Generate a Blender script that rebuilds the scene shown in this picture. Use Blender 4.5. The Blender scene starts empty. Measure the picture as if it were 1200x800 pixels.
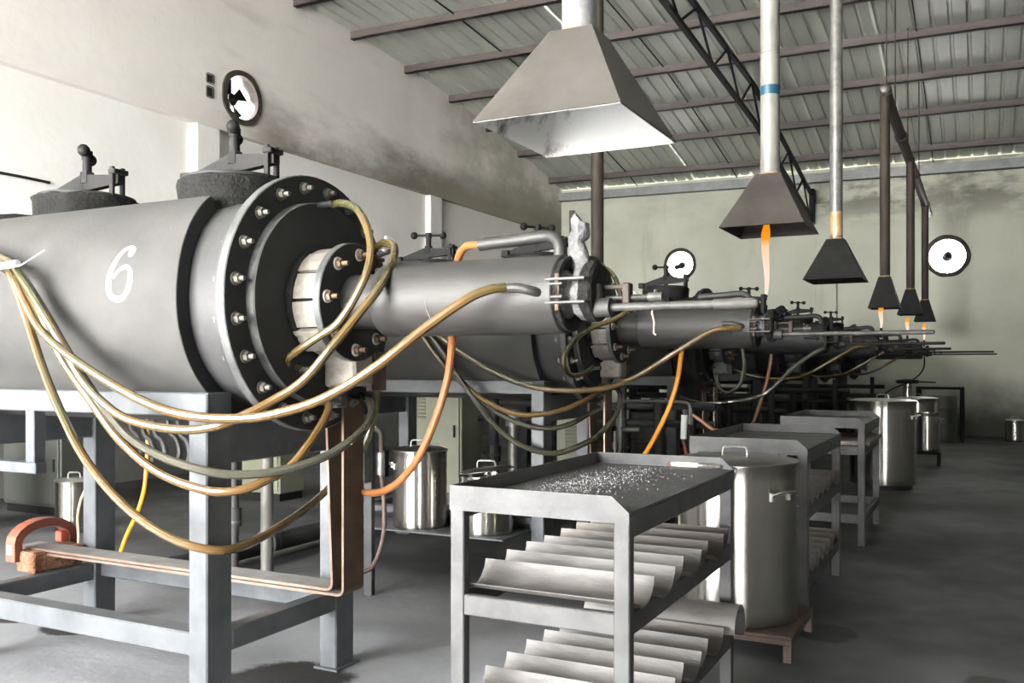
import bpy, bmesh, math, random
from math import sin, cos, pi, radians
from mathutils import Vector, Matrix, noise
random.seed(6)
C = bpy.context.scene.collection
SC = bpy.context.scene

# ---------------------------------------------------------------- camera
F, H, VPX, HY = 1080.0, 1.45, 1150.0, 428.0
YAW = math.atan((VPX - 600) / F)
cy, sy = cos(YAW), sin(YAW)
cd = bpy.data.cameras.new('camera'); cam = bpy.data.objects.new('camera', cd); C.objects.link(cam)
cd.sensor_width = 36; cd.lens = 36 * F / 1200; cd.shift_y = (HY - 400) / 1200.0
cd.clip_start = .05; cd.clip_end = 200
cam.location = (0, 0, H); cam.rotation_euler = (pi / 2, 0, YAW)
SC.camera = cam

# ---------------------------------------------------------------- light and exposure
w = bpy.data.worlds.new('overcast_sky'); SC.world = w; w.use_nodes = True
bg = w.node_tree.nodes['Background']; bg.inputs[0].default_value = (1, .995, .985, 1); bg.inputs[1].default_value = 48

# daylight comes in by the doorway and a slot shaped for pot reflections, both unseen behind the camera; the lamp below is a portal that only steers the sampling of that sky
def portal(name, loc, sx, sz):
    l = bpy.data.lights.new(name, 'AREA'); l.shape = 'RECTANGLE'; l.size = sx; l.size_y = sz; l.cycles.is_portal = True
    o = bpy.data.objects.new(name, l); C.objects.link(o); o.location = loc; o.rotation_euler = (radians(90), 0, 0)
portal('doorway_portal', (-5.5, -5.1, 2.5), 6.2, 5.0)
sl_ = bpy.data.lights.new('sun', 'SUN'); sl_.energy = 170; sl_.angle = radians(3); sl_.color = (1, .96, .9)
so_ = bpy.data.objects.new('sun', sl_); C.objects.link(so_); so_.location = (-6, -20, 20)
so_.rotation_euler = Vector((.18, .36, -.92)).to_track_quat('-Z', 'Y').to_euler()
SC.view_settings.view_transform = 'Standard'; SC.view_settings.look = 'None'
SC.view_settings.gamma = 1; SC.view_settings.use_curve_mapping = False
SC.view_settings.exposure = .68

# ---------------------------------------------------------------- helpers
def ray(u, v):
    l = u - 600.0
    return Vector((cy * l - sy * F, sy * l + cy * F, HY - v))
def at(u, v, X=None, Y=None, Z=None):
    D = ray(u, v)
    t = X / D.x if X is not None else Y / D.y if Y is not None else (Z - H) / D.z
    return Vector((D.x * t, D.y * t, H + D.z * t))

def nm(m, typ, **k):
    n = m.node_tree.nodes.new(typ)
    for a, b in k.items():
        if a in n.inputs: n.inputs[a].default_value = b
        else: setattr(n, a, b)
    return n
def mat(name, c1, c2=None, rough=.6, metal=0.0, scale=6, bump=0.0, bscale=None, detail=6, r2=None, stretch=(1, 1, 1), lo=.35, hi=.65, **pr):
    m = bpy.data.materials.new(name); m.use_nodes = True
    nt = m.node_tree; b = nt.nodes['Principled BSDF']; L = nt.links.new
    b.inputs['Roughness'].default_value = rough; b.inputs['Metallic'].default_value = metal
    for k, v in pr.items(): b.inputs[k.replace('_', ' ')].default_value = v
    tc = nm(m, 'ShaderNodeTexCoord'); mp = nm(m, 'ShaderNodeMapping'); mp.inputs['Scale'].default_value = stretch
    L(tc.outputs['Object'], mp.inputs[0])
    no = nm(m, 'ShaderNodeTexNoise', Scale=scale, Detail=detail, Roughness=.6); L(mp.outputs[0], no.inputs['Vector'])
    rp = nt.nodes.new('ShaderNodeValToRGB'); e = rp.color_ramp.elements
    e[0].position, e[1].position = lo, hi
    e[0].color = (*c1, 1); e[1].color = (*(c2 or c1), 1)
    L(no.outputs['Fac'], rp.inputs[0]); L(rp.outputs[0], b.inputs['Base Color'])
    if r2 is not None:
        mr = nm(m, 'ShaderNodeMapRange'); mr.inputs['To Min'].default_value = rough; mr.inputs['To Max'].default_value = r2
        mr.inputs['From Min'].default_value = lo; mr.inputs['From Max'].default_value = hi
        L(no.outputs['Fac'], mr.inputs[0]); L(mr.outputs[0], b.inputs['Roughness'])
    if bump:
        n2 = nm(m, 'ShaderNodeTexNoise', Scale=bscale or scale * 5, Detail=5); L(mp.outputs[0], n2.inputs['Vector'])
        bp = nm(m, 'ShaderNodeBump', Strength=bump, Distance=.02); L(n2.outputs['Fac'], bp.inputs['Height']); L(bp.outputs[0], b.inputs['Normal'])
    m['ramp'] = rp.name
    return m

M = {}
M['jacket'] = mat('jacket_paint', (0.03282, 0.03282, 0.03176), (0.05188, 0.05081, 0.04869), .6, 0, 3, .06, 40, r2=.7, Specular_IOR_Level=.18)
M['darkpaint'] = mat('dark_steel_paint', (0.01197, 0.01251, 0.01306), (0.01958, 0.02013, 0.02067), .58, 0, 5, .05, 50, Specular_IOR_Level=.22)
M['shell'] = mat('shell_paint', (0.0288, 0.0288, 0.03008), (0.04352, 0.04352, 0.04352), .55, .05, 5, .05, 50, Specular_IOR_Level=.3)
M['tube'] = mat('tube_steel', (0.01958, 0.01919, 0.01841), (0.03917, 0.0376, 0.03525), .46, .12, 4, .05, 40, r2=.6, Specular_IOR_Level=.3, stretch=(.5, 2, 2))
M['rim'] = mat('worn_rim', (0.042, 0.0441, 0.0441), (0.084, 0.084, 0.0819), .5, .1, 14, .15, 60)
M['bolt'] = mat('zinc_bolt', (0.12, 0.1162, 0.105), (0.225, 0.21, 0.18), .4, .6, 30)
M['rustbolt'] = mat('rusty_bolt', (0.0576, 0.0288, 0.0144), (0.12, 0.0816, 0.0528), .6, .4, 30)
M['washer'] = mat('porcelain_washer', (0.496, 0.464, 0.4), (0.576, 0.56, 0.512), .5)
M['brick'] = mat('fire_brick', (0.07905, 0.06324, 0.04743), (0.1897, 0.1739, 0.1502), .85, 0, 9, .3, 60, lo=.3, hi=.55)
M['crust'] = mat('ash_crust', (0.054, 0.054, 0.054), (0.126, 0.126, 0.126), .9, 0, 14, .6, 50)
M['darkcrust'] = mat('dark_crust', (0.00576, 0.00576, 0.00557), (0.01248, 0.01248, 0.01152), .9, 0, 14, .6, 60, Specular_IOR_Level=.15)
M['stand'] = mat('stand_paint', (0.06033, 0.06435, 0.06998), (0.09251, 0.09812, 0.1046), .42, .15, 6, .04, 60, Specular_IOR_Level=.3)
M['copper'] = mat('copper_bar', (0.0576, 0.0352, 0.0224), (0.1024, 0.064, 0.0416), .5, .5, 8, .05, 60)
M['copperedge'] = mat('copper_edge', (0.2083, 0.1277, 0.09072), (0.252, 0.1747, 0.1411), .35, .6, 12)
M['bardust'] = mat('dusty_bar_face', (.13, .125, .12), (.20, .19, .18), .7, 0, 9)
M['redclamp'] = mat('red_clamp', (0.14, 0.0364, 0.0196), (0.2016, 0.0616, 0.0336), .55, 0, 8)
M['redbrick'] = mat('red_brick', (0.1224, 0.0459, 0.02142), (0.257, 0.1285, 0.07344), .95, 0, 22, .9, 60)
M['cart'] = mat('cart_steel', (0.03319, 0.03319, 0.03359), (0.05663, 0.05663, 0.05663), .55, .1, 7, .06, 50, Specular_IOR_Level=.35)
M['carttop'] = mat('cart_top', (0.0288, 0.0288, 0.03072), (0.0576, 0.0576, 0.05856), .6, .05, 6, .08, 50)
M['trough'] = mat('trough_steel', (0.04115, 0.03799, 0.03482), (0.095, 0.09017, 0.08385), .6, .1, 6, .12, 40, stretch=(.4, 1, 1))
M['troughdark'] = mat('sooty_trough', (0.0336, 0.028, 0.02408), (0.0784, 0.07, 0.0588), .55, .35, 6, .12, 40, stretch=(.4, 1, 1))
M['steel'] = mat('polished_steel', (0.437, 0.418, 0.38), (0.589, 0.57, 0.5225), .26, 1.0, 5, .06, 5, stretch=(1, 1, .16), Anisotropic=.95, Anisotropic_Rotation=.25)
def radial():
    m = M['steel']; tg = m.node_tree.nodes.new('ShaderNodeTangent'); tg.direction_type = 'RADIAL'; tg.axis = 'Z'
    m.node_tree.links.new(tg.outputs[0], m.node_tree.nodes['Principled BSDF'].inputs['Tangent'])
radial()
M['steellid'] = mat('brushed_steel', (0.272, 0.264, 0.248), (0.368, 0.36, 0.344), .3, 1.0, 8)
M['dolly'] = mat('rusty_dolly', (0.04, 0.024, 0.018), (0.068, 0.044, 0.036), .7, .2, 9, .1)
M['galv'] = mat('galvanised', (0.0832, 0.0832, 0.07872), (0.1664, 0.1632, 0.1536), .42, .5, 9, .05, 50)
M['galvblue'] = mat('heat_blued_pipe', (0.16, 0.176, 0.216), (0.44, 0.416, 0.384), .35, .6, 9, .05, 50)
M['palepipe'] = mat('pale_pipe', (0.1206, 0.1161, 0.1049), (0.1786, 0.1741, 0.1607), .5, .2, 8, .04, stretch=(1, 1, .4))
M['rustpipe'] = mat('rusty_pipe', (0.01638, 0.01092, 0.008008), (0.04004, 0.0273, 0.02002), .7, .3, 7, .08, stretch=(1, 1, .4))
M['heat'] = mat('heat_stained_pipe', (0.264, 0.144, 0.056), (0.368, 0.272, 0.16), .5, .3, 7)
M['hood'] = mat('hood_steel', (0.03792, 0.0339, 0.03033), (0.05579, 0.05131, 0.04685), .5, .1, 4, .05, 40, Specular_IOR_Level=.3)
M['hooddark'] = mat('sooty_hood', (0.0224, 0.0192, 0.0176), (0.04, 0.0344, 0.0304), .55, .35, 5, .05, 40)
M['ash'] = mat('white_ash', (0.152, 0.133, 0.1187), (0.817, 0.817, 0.798), .85, 0, 5, .2, 50, lo=.33, hi=.45)
M['tape'] = mat('blue_tape', (0.0024, 0.0312, 0.0576), (0.0036, 0.0432, 0.072), .4)
M['black'] = mat('black_iron', (0.00672, 0.00672, 0.00672), (0.01248, 0.012, 0.01152), .6, 0, 8, Specular_IOR_Level=.14)
M['rod'] = mat('rod_steel', (0.03, 0.029, 0.0275), (0.0575, 0.055, 0.05), .5, 0, 14, Specular_IOR_Level=.25)
M['sleeve'] = mat('fan_sleeve', (0.024, 0.0224, 0.02), (0.056, 0.052, 0.048), .35, .6, 6)
M['standdark'] = mat('shaded_stand', (0.024, 0.0256, 0.028), (0.04, 0.0416, 0.0448), .6, 0, 6, Specular_IOR_Level=.12)  # stand paint darkened to carry the dim light of the far row
M['shadesteel'] = mat('shaded_steel', (0.0112, 0.0112, 0.012), (0.0224, 0.0224, 0.0224), .65, 0, 6, Specular_IOR_Level=.12)  # darkened steel for the dim far row and its added fillers
M['purlin'] = mat('purlin_steel', (0.036, 0.02736, 0.02592), (0.0612, 0.04896, 0.04536), .6, .2, 3, stretch=(.4, 2, 2))
M['eave'] = mat('grey_beam', (0.16, 0.168, 0.168), (0.224, 0.232, 0.232), .55, .2, 4)
M['roof'] = mat('roof_sheet', (0.3312, 0.3456, 0.3096), (0.4176, 0.432, 0.3888), .5, .1, 1.6, stretch=(1, .3, 1))
M['hose'] = mat('yellowed_hose', (.046, .044, .019), (.088, .050, .016), .26, 0, 2.2, 0, lo=.4, hi=.6, Coat_Weight=.35, Coat_Roughness=.12)
M['hosegrey'] = mat('greyed_hose', (0.03175, 0.03175, 0.02619), (0.04366, 0.03969, 0.02619), .25, 0, 3, Coat_Weight=.4)
M['orange'] = mat('orange_hose', (0.165, 0.06, 0.0165), (0.225, 0.09375, 0.03375), .38, 0, 5)
M['orangevivid'] = mat('vivid_orange_hose', (0.525, 0.21, 0.0105), (0.56, 0.238, 0.021), .35)
M['white'] = mat('white_paint', (0.738, 0.738, 0.72), (0.792, 0.792, 0.774), .6, 0, 40)
M['olive'] = mat('olive_cabinet', (0.1306, 0.136, 0.09248), (0.1523, 0.1578, 0.1142), .5, 0, 3)
M['greygreen'] = mat('grey_green_panel', (0.04032, 0.04334, 0.0373), (0.0504, 0.05242, 0.04637), .5, 0, 3)
M['wood'] = mat('pale_wood', (0.56, 0.496, 0.36), (0.624, 0.56, 0.432), .5, 0, 20)
M['bristle'] = mat('dark_bristle', (0.04, 0.036, 0.032), (0.096, 0.088, 0.08), .8, 0, 80, .5, 200)
M['redtip'] = mat('red_tip', (0.104, 0.024, 0.016), None, .5)
M['grit'] = mat('pale_grit', (0.44, 0.44, 0.448), (0.6, 0.6, 0.6), .5)
M['string'] = mat('string', (0.336, 0.232, 0.136), (0.44, 0.32, 0.208), .8)

def emit(name, stops, z0, z1, strength):
    m = bpy.data.materials.new(name); m.use_nodes = True; nt = m.node_tree; nt.nodes.clear()
    out = nt.nodes.new('ShaderNodeOutputMaterial'); em = nt.nodes.new('ShaderNodeEmission'); em.inputs[1].default_value = strength
    tc = nt.nodes.new('ShaderNodeTexCoord'); sp = nt.nodes.new('ShaderNodeSeparateXYZ'); rp = nt.nodes.new('ShaderNodeValToRGB')
    el = rp.color_ramp.elements
    while len(el) < len(stops): el.new(.5)
    for e, (p, c) in zip(el, stops): e.position = p; e.color = (*c, 1)
    L = nt.links.new
    L(tc.outputs['Generated'], sp.inputs[0]); L(sp.outputs['Z'], rp.inputs[0]); L(rp.outputs[0], em.inputs[0]); L(em.outputs[0], out.inputs[0])
    return m
M['flame'] = emit('flame_glow', [(0, (1, .78, .66)), (.3, (1, .80, .66)), (.68, (1, .66, .42)), (.78, (1, .36, .02)), (1, (.95, .27, .004))], 0, 1, .64)

class MB:
    def __init__(s): s.b = bmesh.new()
    def face(s, vs, mi=0):
        try: f = s.b.faces.new(vs); f.material_index = mi; return f
        except ValueError: return None
    def box(s, lo, hi, bev=0.0, mi=0, rot=None):
        n0 = len(s.b.verts)
        lo, hi = Vector(lo), Vector(hi); c = (lo + hi) / 2; d = hi - lo
        r = bmesh.ops.create_cube(s.b, size=1)
        for v in r['verts']:
            v.co = Vector((v.co.x * d.x, v.co.y * d.y, v.co.z * d.z))
            if rot is not None: v.co = rot @ v.co
            v.co += c
        fs = {f for v in r['verts'] for f in v.link_faces}
        for f in fs: f.material_index = mi
        if bev:
            es = list({e for v in r['verts'] for e in v.link_edges})
            bmesh.ops.bevel(s.b, geom=es, offset=bev, segments=1, affect='EDGES', profile=.5)
        return s
    def cyl(s, p, q, r, r2=None, n=16, mi=0, cap=True):
        p, q = Vector(p), Vector(q); r2 = r if r2 is None else r2
        d = (q - p).normalized(); a = d.orthogonal().normalized(); b = d.cross(a)
        A = [s.b.verts.new(p + (a * cos(2 * pi * i / n) + b * sin(2 * pi * i / n)) * r) for i in range(n)]
        B = [s.b.verts.new(q + (a * cos(2 * pi * i / n) + b * sin(2 * pi * i / n)) * r2) for i in range(n)]
        for i in range(n): s.face([A[i], A[(i + 1) % n], B[(i + 1) % n], B[i]], mi)
        if cap: s.face(A[::-1], mi); s.face(B, mi)
        return s
    def sph(s, c, r, n=10, mi=0, sc=(1, 1, 1)):
        g = bmesh.ops.create_uvsphere(s.b, u_segments=n, v_segments=max(5, n // 2 + 1), radius=1)
        for v in g['verts']: v.co = Vector((v.co.x * r * sc[0], v.co.y * r * sc[1], v.co.z * r * sc[2])) + Vector(c)
        for f in {f for v in g['verts'] for f in v.link_faces}: f.material_index = mi
        return s
    def tube(s, pts, r, n=10, cap=True, mi=0, rad=None):
        pts = [Vector(p) for p in pts]; rings = []
        t0 = (pts[1] - pts[0]).normalized(); a = t0.orthogonal().normalized()
        for i, p in enumerate(pts):
            t = (pts[min(i + 1, len(pts) - 1)] - pts[max(i - 1, 0)]).normalized()
            a = (a - t * a.dot(t)).normalized(); b = t.cross(a); rr = rad[i] if rad else r
            rings.append([s.b.verts.new(p + (a * cos(2 * pi * k / n) + b * sin(2 * pi * k / n)) * rr) for k in range(n)])
        for A, B in zip(rings, rings[1:]):
            for k in range(n): s.face([A[k], A[(k + 1) % n], B[(k + 1) % n], B[k]], mi)
        if cap: s.face(rings[0][::-1], mi); s.face(rings[-1], mi)
        return s
    def lathe(s, prof, o, axis='X', n=48, a0=0, a1=2 * pi, mi=0, mis=None, closed=False):
        # prof: (along, radius); a ring per profile point about an axis through o
        o = Vector(o); full = abs(a1 - a0 - 2 * pi) < 1e-6; m = n if full else n + 1; rings = []
        for (x, r) in prof:
            if r < 1e-6 and full:
                rings.append([s.b.verts.new(o + (Vector((x, 0, 0)) if axis == 'X' else Vector((0, 0, x))))] * m); continue
            R = []
            for k in range(m):
                t = a0 + (a1 - a0) * k / n
                R.append(s.b.verts.new(o + (Vector((x, -r * cos(t), r * sin(t))) if axis == 'X' else Vector((r * cos(t), r * sin(t), x)))))
            rings.append(R)
        pr = list(zip(rings, rings[1:]))
        if closed: pr.append((rings[-1], rings[0]))
        for j, (A, B) in enumerate(pr):
            for k in range(n):
                k2 = (k + 1) % m; vs = []
                for v in (A[k], A[k2], B[k2], B[k]):
                    if v not in vs: vs.append(v)
                if len(vs) > 2: s.face(vs, mis[j] if mis else mi)
        if not full and closed:
            s.face([R[0] for R in rings]); s.face([R[-1] for R in rings][::-1])
        return s
    def prism(s, poly, d, mi=0, side=None):
        # poly: 3-D outline; d: extrusion vector
        d = Vector(d); A = [s.b.verts.new(Vector(p)) for p in poly]; B = [s.b.verts.new(Vector(p) + d) for p in poly]
        s.face(A[::-1], mi); s.face(B, mi)
        for i in range(len(A)): s.face([A[i], A[(i + 1) % len(A)], B[(i + 1) % len(A)], B[i]], mi if side is None else side)
        return s
    def quad(s, *p, mi=0):
        s.face([s.b.verts.new(Vector(q)) for q in p], mi); return s
    def rough(s, amp, sc, seed=0, z=None):
        for v in s.b.verts:
            if z and v.co.z < z: continue
            v.co += noise.noise_vector(v.co * sc + Vector((seed, seed * 2, 0))) * amp
        return s

def root_loc(o):
    p = Vector((0, 0, 0))
    while o is not None: p += o.location; o = o.parent
    return p
def obj(name, mb, m, parent=None, label=None, ang=35, smooth=True):
    me = bpy.data.meshes.new(name); b = mb.b
    bmesh.ops.recalc_face_normals(b, faces=b.faces)
    if parent is not None: off = root_loc(parent)
    else:
        xs = [v.co for v in b.verts]
        lo = Vector([min(v[i] for v in xs) for i in range(3)]); hi = Vector([max(v[i] for v in xs) for i in range(3)])
        off = Vector(((lo.x + hi.x) / 2, (lo.y + hi.y) / 2, lo.z))
    for v in b.verts: v.co -= off
    b.to_mesh(me); b.free()
    for mm in (m if isinstance(m, (list, tuple)) else [m]): me.materials.append(M[mm] if isinstance(mm, str) else mm)
    if smooth:
        for p in me.polygons: p.use_smooth = True
        me.set_sharp_from_angle(angle=radians(ang))
    o = bpy.data.objects.new(name, me); C.objects.link(o)
    if parent is not None: o.parent = parent
    else: o.location = off
    if label: o['label'] = label
    return o
def tag(o, label, cat, group=None, kind=None):
    o['label'] = label; o['category'] = cat
    if group: o['group'] = group
    if kind: o['kind'] = kind
    return o
def thing(name, loc, label, cat, group=None):
    o = bpy.data.objects.new(name, None); C.objects.link(o); o.location = loc; o.empty_display_size = .1
    return tag(o, label, cat, group)
def struct(o): o['kind'] = 'structure'; return o
def copy_tree(o, loc, label, parent=None, skip=()):
    def cp(x, par):
        c = x.copy(); C.objects.link(c); c.parent = par
        for ch in x.children:
            if ch.name.split('.')[0] in skip: continue
            cp(ch, c)
        return c
    r = cp(o, None); r.location = loc; r['label'] = label
    return r
def spline(pts, k=8):
    P = [Vector(p) for p in pts]; P = [P[0] * 2 - P[1]] + P + [P[-1] * 2 - P[-2]]; out = []
    for i in range(1, len(P) - 2):
        a, b, c, d = P[i - 1:i + 3]
        for j in range(k):
            t = j / k
            out.append(.5 * ((2 * b) + (c - a) * t + (2 * a - 5 * b + 4 * c - d) * t * t + (3 * b - a - 3 * c + d) * t ** 3))
    out.append(P[-2]); return out
def Rz(a): return Matrix.Rotation(a, 3, 'Z')

# ---------------------------------------------------------------- the shell of the building
XL, XR, YB, YF = -9.4, 6.0, 21.2, -5.0
ZL = 4.72
RZ = [(-5.2, 6.55), (3, 7.05), (9.5, 7.0), (11.1, 6.95), (12.54, 6.90), (14.15, 6.79), (15.73, 6.66), (17.26, 6.43), (18.76, 6.19), (20.45, 5.88), (21.4, 5.66)]
def rz(y):
    for (a, za), (b, zb) in zip(RZ, RZ[1:]):
        if y <= b: return za + (zb - za) * (y - a) / (b - a)
    return RZ[-1][1]
def tilt(x): return -.011 * (x - XL)

def stainmat(name, base, base2, stains):
    """plaster with soot, damp and painted shade: stains = list of (axis, centre, half width, noise reach, colour, strength, gate)"""
    m = mat(name, base, base2, .9, 0, .7, .25, 9, detail=8, lo=.3, hi=.7)
    nt = m.node_tree; L = nt.links.new; b = nt.nodes['Principled BSDF']; col = nt.nodes[m['ramp']].outputs[0]
    tc = nm(m, 'ShaderNodeNewGeometry'); sp = nm(m, 'ShaderNodeSeparateXYZ'); L(tc.outputs['Position'], sp.inputs[0])
    for (fac, colr) in stains:
        f = fac(m, tc, sp, L)
        mx = nm(m, 'ShaderNodeMix', data_type='RGBA'); L(f, mx.inputs[0]); L(col, mx.inputs[6]); mx.inputs[7].default_value = (*colr, 1)
        col = mx.outputs[2]
    L(col, b.inputs['Base Color']); return m
def math_(m, op, a, b, L, clamp=False):
    n = nm(m, 'ShaderNodeMath', operation=op, use_clamp=clamp)
    for i, x in enumerate((a, b)):
        if x is None: continue
        if isinstance(x, (int, float)): n.inputs[i].default_value = x
        else: L(x, n.inputs[i])
    return n.outputs[0]
def rng(m, src, a, b, L, c=0, d=1):
    n = nm(m, 'ShaderNodeMapRange', interpolation_type='SMOOTHSTEP'); L(src, n.inputs[0])
    lo, hi = min(c, d), max(c, d)
    for k, x in zip((1, 2, 3, 4), (a, b, lo, hi)): n.inputs[k].default_value = x
    if c > d: return math_(m, 'SUBTRACT', lo + hi, n.outputs[0], L)
    return n.outputs[0]
def nz(m, tc, L, scale, st=(1, 1, 1), det=6):
    mp = nm(m, 'ShaderNodeMapping'); mp.inputs['Scale'].default_value = st; L(tc.outputs['Position'], mp.inputs[0])
    n = nm(m, 'ShaderNodeTexNoise', Scale=scale, Detail=det, Roughness=.65); L(mp.outputs[0], n.inputs[0]); return n.outputs[0]

# floor: swept concrete with oil and wet patches of their own shape
fm = mat('floor_concrete', (.15, .153, .163), (.225, .229, .24), .66, 0, 1.1, .12, 18, detail=9, r2=.8, Specular_IOR_Level=.3)
def floor_spots():
    m = fm; nt = m.node_tree; L = nt.links.new; b = nt.nodes['Principled BSDF']; col = nt.nodes[m['ramp']].outputs[0]
    tc = nm(m, 'ShaderNodeNewGeometry'); sp = nm(m, 'ShaderNodeSeparateXYZ'); L(tc.outputs['Position'], sp.inputs[0])
    n = nz(m, tc, L, 3.5); tot = None
    for (u, v, rx, ry) in ((968, 742, .17, .10), (330, 800, .34, .16), (1165, 806, .13, .09), (85, 735, .22, .08), (940, 682, .10, .06), (15, 722, .2, .08)):
        p = at(u, v, Z=0)
        dx = math_(m, 'DIVIDE', math_(m, 'SUBTRACT', sp.outputs[0], p.x, L), rx, L); dy = math_(m, 'DIVIDE', math_(m, 'SUBTRACT', sp.outputs[1], p.y, L), ry * 2, L)
        d = math_(m, 'ADD', math_(m, 'MULTIPLY', dx, dx, L), math_(m, 'MULTIPLY', dy, dy, L), L)
        d = math_(m, 'ADD', d, math_(m, 'MULTIPLY', n, 1.8, L), L)
        f = rng(m, d, 1.55, 1.95, L, 1, 0)
        tot = f if tot is None else math_(m, 'MAXIMUM', tot, f, L)
    # shade of the far floor and right aisle painted in, with blotches
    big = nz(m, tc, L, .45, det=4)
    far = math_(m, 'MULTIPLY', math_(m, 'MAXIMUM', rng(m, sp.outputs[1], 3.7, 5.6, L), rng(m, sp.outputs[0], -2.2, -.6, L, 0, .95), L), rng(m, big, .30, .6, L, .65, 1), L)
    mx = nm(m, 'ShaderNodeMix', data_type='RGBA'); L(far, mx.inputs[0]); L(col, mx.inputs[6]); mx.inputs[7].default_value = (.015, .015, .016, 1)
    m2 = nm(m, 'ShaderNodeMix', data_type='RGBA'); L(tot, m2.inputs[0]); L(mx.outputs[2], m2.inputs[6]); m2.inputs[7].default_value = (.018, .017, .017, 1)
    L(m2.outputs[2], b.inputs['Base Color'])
floor_spots()
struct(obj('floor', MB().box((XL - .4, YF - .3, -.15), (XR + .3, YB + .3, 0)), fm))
struct(obj('trim_1', MB().box((-25, -30, -.2), (20, YF - .32, -.03)), mat('yard_concrete', (.74, .735, .72), (.82, .815, .80), .9)))

def soot_left(m, tc, sp, L):
    n = nz(m, tc, L, 1.0, (1, .5, 1.3)); n2 = nz(m, tc, L, .5, (1, .8, 1)); z = math_(m, 'ADD', sp.outputs[2], math_(m, 'MULTIPLY', n, -1.5, L), L)
    f = rng(m, z, 4.0, 5.0, L, 1, 0); g = rng(m, sp.outputs[1], 8.6, 11.0, L, .1, 1)
    up = math_(m, 'GREATER_THAN', sp.outputs[2], ZL - .002, L)
    return math_(m, 'MULTIPLY', math_(m, 'MULTIPLY', f, g, L), math_(m, 'MULTIPLY', up, rng(m, n2, .25, .5, L, .6, 1), L), L)
def wisps(m, tc, sp, L):
    mp = nm(m, 'ShaderNodeMapping'); mp.inputs['Rotation'].default_value = (radians(22), 0, 0); mp.inputs['Scale'].default_value = (1, .35, 1.8); L(tc.outputs['Position'], mp.inputs[0])
    n = nm(m, 'ShaderNodeTexNoise', Scale=.8, Detail=8, Roughness=.6); L(mp.outputs[0], n.inputs[0]); return rng(m, n.outputs[0], .52, .74, L, 0, .42)
def corner_tone(m, tc, sp, L):  # blotchy darkening that grows towards the back of the wall
    n = nz(m, tc, L, .55, (1, .7, 1)); a = rng(m, n, .38, .62, L); g = rng(m, sp.outputs[1], 12.5, 19.5, L, 0, .75)
    return math_(m, 'MULTIPLY', a, g, L)
WL, WL2 = (.80, .76, .71), (.87, .835, .79)
ml = stainmat('left_plaster_upper', WL, WL2, [(wisps, (.42, .39, .34)), (soot_left, (.13, .118, .095)), (corner_tone, (.27, .26, .20))])
def low_shade(m, tc, sp, L):  # shade below the furnaces painted onto the low wall
    n = nz(m, tc, L, 1.1); z = math_(m, 'ADD', sp.outputs[2], math_(m, 'MULTIPLY', n, -.6, L), L); return rng(m, z, 1.5, 2.2, L, .93, 0)
ml2 = stainmat('left_plaster_lower', (.76, .74, .70), (.84, .825, .79), [(low_shade, (.018, .018, .017))])
def soot_back(m, tc, sp, L):
    n = nz(m, tc, L, .8, (1, 1, 2.2)); t = math_(m, 'MULTIPLY', rng(m, sp.outputs[2], 4.25, 5.1, L), rng(m, sp.outputs[0], -5.5, -2.3, L, .15, 1), L)
    return math_(m, 'MULTIPLY', t, rng(m, n, .42, .6, L, 0, .8), L)
def streak_back(m, tc, sp, L):
    n = nz(m, tc, L, 1.6, (1, 1, .18)); return rng(m, n, .55, .75, L, 0, .45)
def damp_back(m, tc, sp, L):
    n = nz(m, tc, L, 1.3); z = math_(m, 'ADD', sp.outputs[2], math_(m, 'MULTIPLY', n, -.9, L), L)
    return rng(m, z, -.25, 1.0, L, .95, 0)
mb_ = stainmat('back_plaster', (.43, .44, .36), (.54, .55, .46), [(streak_back, (.27, .27, .20)), (soot_back, (.10, .095, .08)), (damp_back, (.045, .045, .04))])

fan_left = at(283, 115, X=XL); fan_b1 = at(797, 310, Y=YB); fan_b2 = at(1110, 300, Y=YB)
def wall_holes(fn, a0, a1, zlo, ztop, holes, th):
    """fn(a, z, depth) -> point; ztop(a); square cells with round holes"""
    mb = MB(); s = .5; cuts = [a0]
    for (a, z, r) in sorted(holes): cuts += [a - s, a + s]
    cuts.append(a1)
    def strip(p, q, z0, z1f):
        n = max(1, int((q - p) / 1.5))
        for i in range(n):
            x, y = p + (q - p) * i / n, p + (q - p) * (i + 1) / n
            for dep in (0, th):
                mb.quad(fn(x, z0, dep), fn(y, z0, dep), fn(y, z1f(y), dep), fn(x, z1f(x), dep))
    hs = sorted(holes)
    for i in range(len(cuts) - 1):
        if i % 2 == 0: strip(cuts[i], cuts[i + 1], zlo, ztop); continue
        a, z, r = hs[i // 2]
        strip(cuts[i], cuts[i + 1], zlo, lambda t: z - s); strip(cuts[i], cuts[i + 1], z + s, ztop)
        N = 48; per = []
        for k in range(N):
            t = 2 * pi * k / N; c_, s_ = cos(t), sin(t); mm = max(abs(c_), abs(s_)); per.append((a + s * c_ / mm, z + s * s_ / mm, a + r * c_, z + r * s_))
        for k in range(N):
            p, q = per[k], per[(k + 1) % N]
            for dep in (0, th): mb.quad(fn(p[0], p[1], dep), fn(q[0], q[1], dep), fn(q[2], q[3], dep), fn(p[2], p[3], dep))
            mb.quad(fn(p[2], p[3], 0), fn(q[2], q[3], 0), fn(q[2], q[3], th), fn(p[2], p[3], th))
    bmesh.ops.remove_doubles(mb.b, verts=mb.b.verts, dist=.001)
    return mb

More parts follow.
